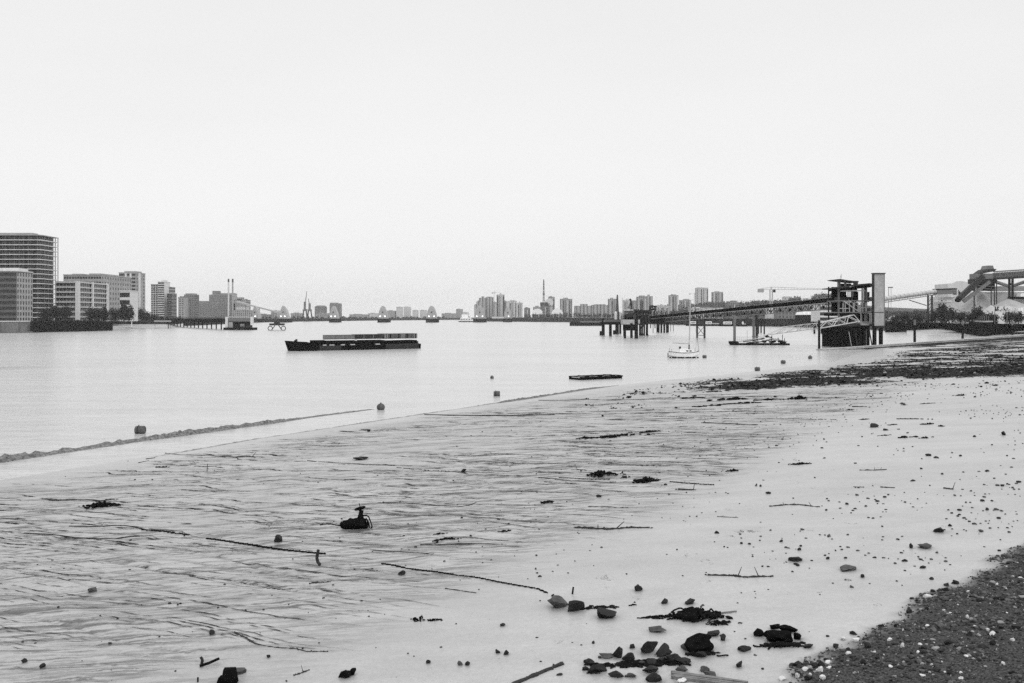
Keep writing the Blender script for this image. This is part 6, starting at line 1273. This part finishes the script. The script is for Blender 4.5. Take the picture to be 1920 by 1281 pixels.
for a in [('long dark plank half buried in the smooth mud',[(1327,1079),(1372,1080),(1395,1083),(1450,1081)],5,.9,2),('broken pole with a thicker middle lying across the rill ends',[(1082,990),(1110,991),(1143,993),(1180,990),(1218,990)],5.5,.6,2),('thin straight pole on the mud below the upper right rope',[(1318,793),(1418,797)],2.6,.8,0),
 ('short thick log near the wash line at left',[(292,877),(313,876)],4.5,1,0),('small stick above the short thick log',[(260,868),(279,864)],2,.7,0),('small stick right above the bent small stick',[(275,861),(290,859)],2.4,.8,0),
 ('long thin straight stick near the wash line at left',[(310,850),(335,853),(400,855),(445,857)],1.8,.8,0),('dark lump ended stick at the right end of the long thin stick',[(446,857),(463,856),(478,858)],3.2,.7,1),('curved branch lying across the lower left rills',[(440,1187),(462,1196),(480,1208),(520,1215),(550,1216),(575,1222),(612,1222)],3.2,.5,2),
 ('twisted branch with a raised end right of the long plank',[(1443,950),(1475,947),(1500,947),(1533,951)],3.4,.9,3),('thin dark stick on the smooth mud under the weed lines',[(1653,914),(1676,915)],3,.8,0),('short flat stick right of the loose pebbles',[(1770,916),(1786,918)],4,.7,1),
 ('thin stick above the twisted branch',[(1612,882),(1640,882),(1662,881)],2.6,1,2),('flat stick high on the mud above the weed lines',[(1598,763),(1625,763)],3,.6,0),('short stick low in the field of rills left of the weed heap',[(1272,918),(1300,919)],4,.8,1),
 ('split dark stick pointing down right at bottom centre left',[(551,1267),(566,1262),(579,1257)],3.5,.6,1),('dark stick lying in the rills at centre left',[(580,1095),(592,1093),(617,1092)],3.5,.5,0),('short dark stick in the rills under the valve',[(835,1104),(870,1109),(893,1112)],2.5,.7,0),('thin dark stick lying flat in the middle rills',[(700,1032),(800,1039),(812,1039)],2.4,.6,1),
 ('dark stick beside the clump at the middle rills',[(788,1022),(840,1021),(900,1020),(950,1022)],2.4,.7,1),('long low stick in the rills left of the broken pole',[(1105,950),(1165,952),(1178,952)],2,.8,0),('thin stick lying on the upper rills, farther',[(1010,896),(1060,901),(1140,905),(1155,904)],2.2,.8,0),
 ('short straight twig on the smooth mud at centre right',[(1345,969),(1384,971)],2,.8,1),('fallen stick among the white stones of the shingle edge',[(1618,1200),(1645,1192)],3.5,.7,1),('pale stick lying on the shingle edge',[(1640,1182),(1662,1180)],3.5,.7,0),('low dark stick under the first rows of weed at upper right',[(1620,914),(1600,913)],2,.7,0)]:
    stick(a[0],a[1],a[2],taper=a[3],twigs=a[4])
# upright stakes
def stake(label,px,pb,pt,w,dx=0,m='driftwood',name='stake'):
    p=G(px,pb); H=pxm(pb-pt,p); r=pxm(w,p)/2; one(name,label,'stake',M().tube((p.x,p.y,p.z-.1),(p.x+pxm(dx,p),p.y,p.z+H),r,r*.8,8).tube((p.x+pxm(dx,p),p.y,p.z+H),(p.x+pxm(dx*1.05,p),p.y,p.z+H*1.03),r*.8,r*.4,8),m)
stake('thin upright stake in the mud near the wash line',388,884,870,1.6,1); stake('tiny upright peg right of the thin stake near the wash line',402,884,881,1.2); stake('short slanting stake above the flat topped slab',1072,1114,1101,4,3,'rust_black')
p=G(597,1058); q=M(); k=pxm(1,p); q.path([(p.x+4*k,p.y-.1,p.z+.02),(p.x-1*k,p.y,p.z+4*k),(p.x-3*k,p.y,p.z+12*k),(p.x,p.y,p.z+27*k)],3*k,8); one('bent_pipe','bent dark pipe sticking up beside the left chain','pipe',q,'driftwood')
# the black post cut by the bottom edge, with sticks
p=G(427,1284); k=pxm(1,p); root=thing('old_stump','black block shaped stump with a grey lump behind it at the bottom edge','stump',p); q=M(); q.box((p.x,p.y+.1,p.z+9*k),(32*k,24*k,34*k),.1,top=.66); q.rock((p.x-8*k,p.y+.05,p.z+4*k),(26*k,26*k,30*k),.2,77,.35,2); q.rock((p.x+7*k,p.y+.08,p.z+10*k),(22*k,26*k,38*k),.5,79,.35,2); q.build('stump_body','rust_black',root)
q=M(); q.rock((p.x+2*k,p.y+.55,gz(p.x,p.y+.55)+3*k),(44*k,30*k,18*k),.1,78,.3,3); q.build('mud_lump','grey_stone',root)
q=M(); q.path([G(375,1252)+Vector((0,0,.03)),G(392,1249)+Vector((0,0,.05)),G(410,1243)+Vector((0,0,.07))],3*k,6); one('stick','black stick left of the bottom edge stump','driftwood',q,'rust_black')
p=G(378,1245);q=M(); q.path([p,p+Vector((2*k,0,8*k)),p+Vector((-2*k,0,14*k))],3*k,6); one('twisted_stake','short twisted stake rising left of the black stick','stake',q,'driftwood')
p=G(371,1279);q=M(); q.path([p,p+Vector((0,0,9*k))],1.6*k,6); one('stake','thin dark stake at the bottom edge left of the stump','stake',q,'rust_black')
# chains and ropes
def chain(label,pp,wpx,gap=1.5,sunk=.25,skip=(),name='chain',m='rust_black'):
    g=[G(*a) for a in pp]; q=M(); k=0; rr=random.Random(int(pp[0][0]))
    for i in range(len(g)-1):
        r=pxm(wpx,g[i]); L_=(g[i+1]-g[i]).length; n=max(2,int(L_/(r*gap))); d=(g[i+1]-g[i]); a=math.atan2(d.y,d.x)
        for j in range(n):
            k+=1
            if rr.random()<(skip[i] if i<len(skip) else 0): continue
            p=g[i].lerp(g[i+1],j/n); z=gz(p.x,p.y); w=.10*math.sin(k*.35)*r
            if k%2: # flat link: small ring
                e=Vector((math.cos(a),math.sin(a),0)); o=Vector((-e.y,e.x,0)); c=Vector((p.x+w,p.y+w,z+r*sunk*.6)); ring=[c+e*(r*.85*math.cos(t))+o*(r*.5*math.sin(t)) for t in [u*math.pi/3 for u in range(7)]]; q.path(ring,r*.26,5)
            else: q.rock((p.x+w,p.y+w,z+r*sunk),(r*1.5,r*.55,r*.95),a,k%40+600,.2,1)
    return one(name,label,'chain',q,m)
chain('black chain lying across the lower left mud, left of the bent pipe',[(268,994),(310,997),(356,1004)],4,1.5); chain('heavy black chain ending at the bent pipe',[(390,1011),(440,1018),(490,1026),(550,1034),(615,1040)],5.5,1.4)
chain('long black chain running from the centre to the flat topped slab',[(718,1058),(760,1066),(830,1075),(880,1082),(930,1091),(975,1099),(1008,1105),(1030,1114)],4.6,1.5); chain('fine chain on the mud right of the left wash line',[(577,864),(625,868),(690,872)],2,1.7); chain('fine chain broken off from the chain right of the left wash line',[(745,877),(800,882),(845,884)],2,2,skip=(.2,.4))
chain('chain in the upper rills ending in a thicker clump',[(1050,896),(1090,898),(1145,899)],2.6,1.6); chain('thick tapering chain right of the black weed clumps',[(1258,904),(1280,906),(1310,908),(1342,910)],3.4,1.5); chain('rope like chain along the top of the rills at right',[(1225,781),(1300,784),(1375,785)],1.7,1.8,skip=(.1,.3)); chain('long fine chain continuing right along the top of the rills',[(1440,786),(1500,786),(1560,787),(1590,787)],1.9,1.6,skip=(.1,.2,.4)); chain('short dark chain of weed on the smooth mud at upper right',[(1684,786),(1725,786),(1752,787)],3.2,1.3,skip=(0,.3))
def rope(label,pp,wpx,n=4,jit=0):
    g=G(*pp[0]); r=pxm(wpx,g)/2; q=M(); q.path(pathpts(pp,r*.4,jit,n,3),r,5); one('rope',label,'rope',q,'rust_black')
rope('straight dark rope running right from the wash line',[(796,778),(850,779),(960,780),(1040,778)],1.9); rope('thin rope curving up at its right end on the centre mud',[(722,942),(760,944),(820,948),(865,950),(880,948),(893,942)],1.3); rope('thin mooring rope lying left of the chain cluster at lower left',[(130,987),(180,988),(235,986),(270,993)],1.8); rope('thin buried rope across the far left rills',[(45,1000),(110,1004),(170,1010),(215,1011),(262,1006)],1.8)
rope('thin rope at the wash line below the black punt',[(1010,751),(1060,751),(1100,749)],1.5)
# seaweed clumps
def weed(label,px,pb,w,h,n=26,strands=10,seed=1,name='seaweed_clump',cat='seaweed',m='seaweed',spread=.5):
    p=G(px,pb); W=pxm(w,p)*1.05; H=pxm(h,p)*1.45; n=int(n*1.4); r=random.Random(seed+int(px)); q=M()
    dy=max(W*.12,H*1.1)
    for i in range(n):
        a=r.gauss(0,.42)*W*.5*1.1; f=math.exp(-(a/(W*.36))**2); x=p.x+a; y=p.y+r.gauss(.4,.4)*dy; z=gz(x,y); s=W*(.07+.10*r.random()); hh=H*(.25+.55*r.random()*f)
        q.rock((x,y,z+hh*.35),(s*1.7,s*1.2,hh),r.random()*3,i+700,.35,1)
    for i in range(strands):
        a=r.gauss(0,.5)*W*.5; x=p.x+a; y=p.y+r.gauss(.3,.5)*dy; pts=[]; an=r.random()*6.28; L_=W*(.08+.16*r.random())
        for j in range(6): xx=x+math.cos(an)*L_*j/3; yy=y+math.sin(an)*L_*j/3*.6; an+=r.uniform(-.5,.5); pts.append((xx,yy,gz(xx,yy)+.006+H*.35*max(0,1-abs(j-2)/3)*r.random()))
        q.path(pts,W*.012+.006,5)
    return one(name,label,cat,q,m)
weed('black weed clump with a raised right end, lone at far left on the mud',188,951,54,14,34,8); stick('dark stick poking right out of the lone far left weed clump',[(180,941),(200,938),(215,937)],3.5)
weed('biggest dense black weed mound in the upper rills',1130,891,46,11,40,6); weed('ragged weed clump right of the dense weed mound',1210,904,46,11,26,16,3); weed('small weed tuft between the dense mound and the ragged clump',1174,896,20,4,8,4)
weed('weed and broken bits caught among the stones of the rock pile',1215,1246,110,7,70,20,61); weed('weed draped over the foot of the biggest boulder',1312,1228,62,7,30,14,62); weed('ragged weed fringe under the weedy rock clump',1468,1210,70,7,34,12,63); weed('weed caught between the left lower pair of rocks',1113,1262,34,5,14,8,64)
for k,(px,py,w,h) in enumerate(((1103,822,42,5),(1140,821,50,7),(1172,817,44,5),(1215,811,40,5),(1216,816,16,3))): weed(['left end of the long weed line on the far mud','left middle of the long weed line on the far mud','right middle of the long weed line on the far mud','upper right end of the long weed line on the far mud','small tuft under the right end of the long weed line'][k],px,py,w,h,22,4,k)
weed('tangled weed and rope heap above the biggest boulder, broad at right',1300,1160,84,20,60,40,5); weed('thin weed strand trailing left from the tangled weed heap',1235,1158,60,5,18,8,6); weed('weed scraps trailing right below the tangled weed heap',1352,1171,48,8,18,12,7); stick('stick poking up out of the tangled weed heap',[(1310,1148),(1314,1140),(1318,1134)],3); plank('pale slat at the right end of the tangled weed heap',(1352,1151),(1377,1149),5,.02,grooves=2)
weed('weed strand trailing right from the jagged rock',1120,1141,60,6,20,12,8); weed('small pile of debris with a hooked piece in the lower centre mud',783,1164,26,9,10,10,9); weed('row of dark lumps right of the hooked debris',812,1165,28,6,14,4,10); weed('dark weed clump in the rills right of the valve',838,1012,44,5,18,8,11); weed('row of small weed lumps above the clump right of the valve',822,1003,28,4,10,2,12)
weed('low weed tuft in the centre rills',948,997,28,4,12,6,13); weed('branching weed scrap in the centre rills',1026,943,36,5,8,14,14); weed('black weed mound with a dark tail at the edge of the weedy stones',1500,749,30,10,26,4,15); weed('low weed strip left of the black weed mound',1440,750,60,3,18,6,16); weed('small dark tuft above the broken chain on the far mud',1100,749,16,3,6,2,17); weed('flat dark weed patch under the smooth mud edge',1503,871,40,5,14,5,18)
for k,(px,py,w,h) in enumerate(((1622,787,22,3),(1675,797,22,3),(1740,796,30,4),(1765,800,14,4),(1700,821,40,5),(1735,822,22,4),(1660,817,16,3),(1375,884,26,5),(1595,769,18,3),(1692,757,12,3),(1695,760,9,5),(1740,757,30,2),(1802,742,22,4),(1150,766,14,3),(1188,763,10,2),(1268,766,10,4),(1300,747,60,4),(1375,750,80,6),(1330,762,60,4),(1390,757,70,5),(1340,735,40,3))):
    weed('thin dark scrap of weed on the far mud below the weedy stones',px,py,w,h,14,3,k+50,name='weed_scrap'); bpy.data.objects[-1] if 0 else None
for o in [o for o in C.objects if o.name.startswith('weed_scrap')]: o['group']='weed scraps on the far mud'
# valve wreck
def valve():
    p=G(668,991); k=pxm(1,p); root=thing('valve_wreck','black wreck of a pipe valve with a tilted handwheel sticking out of the mud','valve',p)
    T=lambda x,z,y=0: Vector((p.x+x*k,p.y+y*k,p.z+z*k))
    q=M(); q.tube(T(-30,3,6),T(-26,5,6),5*k,8*k,12).tube(T(-26,5,6),T(5,8,6),8*k,12*k,14).tube(T(5,8,6),T(16,6,6),12*k,11*k,14).tube(T(16,6,6),T(22,3,6),11*k,5*k,12); q.build('pipe_body','rust_black',root)
    M().rock(T(-9,12,6),(20*k,18*k,14*k),0,9,.15,2).rock(T(4,6,2),(34*k,26*k,22*k),0,10,.12,2).build('crust','rust_black',root)
    M().tube(T(7,16,6),T(8,30,6),7*k,3.4*k,10).tube(T(8,30,6),T(9,33,6),4.6*k,4*k,10).build('bonnet','rust_black',root)
    M().tube(T(8.5,30,6),T(4.5,46,6),1.2*k,.8*k,6).build('spindle','rust_black',root)
    c=T(6,36.5,6); ax=Vector((1,0,.32)).normalized(); ay=Vector((.0,.95,-.35)).normalized(); ring=[c+ax*(10*k*math.cos(t))+ay*(11*k*math.sin(t)) for t in [u*math.pi/10 for u in range(21)]]
    q=M().path(ring,1.15*k,6)
    for u in range(3): t=u*math.pi/3+.3; q.tube(c-ax*(10*k*math.cos(t))-ay*(11*k*math.sin(t)),c+ax*(10*k*math.cos(t))+ay*(11*k*math.sin(t)),.8*k,n=5)
    q.build('handwheel','rust_black',root)
    M().path([T(12,23,4),T(19,24,2),T(23,22,1),T(27,12,0),T(30,4,-1),T(27,-1,-1)],1.3*k,6).build('hoop','rust_black',root); M().path([T(18,19,3),T(24,8,0),T(25,1,-1)],1.1*k,6).build('hoop','rust_black',root)
valve()
rope('dark rope trailing left from the valve wreck',[(600,985),(620,983),(640,987)],2.5)
# damp scour hollows round the stones and wrecks
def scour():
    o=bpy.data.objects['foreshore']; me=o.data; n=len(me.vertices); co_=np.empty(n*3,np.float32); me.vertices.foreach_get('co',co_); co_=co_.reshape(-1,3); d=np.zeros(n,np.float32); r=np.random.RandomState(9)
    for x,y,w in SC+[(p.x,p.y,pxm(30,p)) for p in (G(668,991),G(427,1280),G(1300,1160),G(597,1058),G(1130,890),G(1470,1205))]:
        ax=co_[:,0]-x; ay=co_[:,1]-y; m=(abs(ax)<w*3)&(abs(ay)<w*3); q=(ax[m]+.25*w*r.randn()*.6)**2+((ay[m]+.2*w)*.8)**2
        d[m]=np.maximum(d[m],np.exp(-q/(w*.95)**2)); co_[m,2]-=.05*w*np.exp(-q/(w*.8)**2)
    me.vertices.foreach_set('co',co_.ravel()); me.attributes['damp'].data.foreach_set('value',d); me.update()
scour()
# ---------------------------------------------------------------- air
def haze():
    m=bpy.data.materials.new('haze_air'); m.use_nodes=True; n=m.node_tree.nodes; l=m.node_tree.links; n.remove(n['Principled BSDF']); v=n.new('ShaderNodeVolumePrincipled'); v.inputs['Color'].default_value=(.93,.93,.93,1); v.inputs['Density'].default_value=HAZE; v.inputs['Anisotropy'].default_value=.2
    l.new(v.outputs[0],n['Material Output'].inputs['Volume'])
    o=M().bb(-8000,8000,-390,14000,-4,150).build('haze',m); tag(o,'pale air thickening with distance over the river','haze',None,'stuff')
HAZE=.00006
haze()
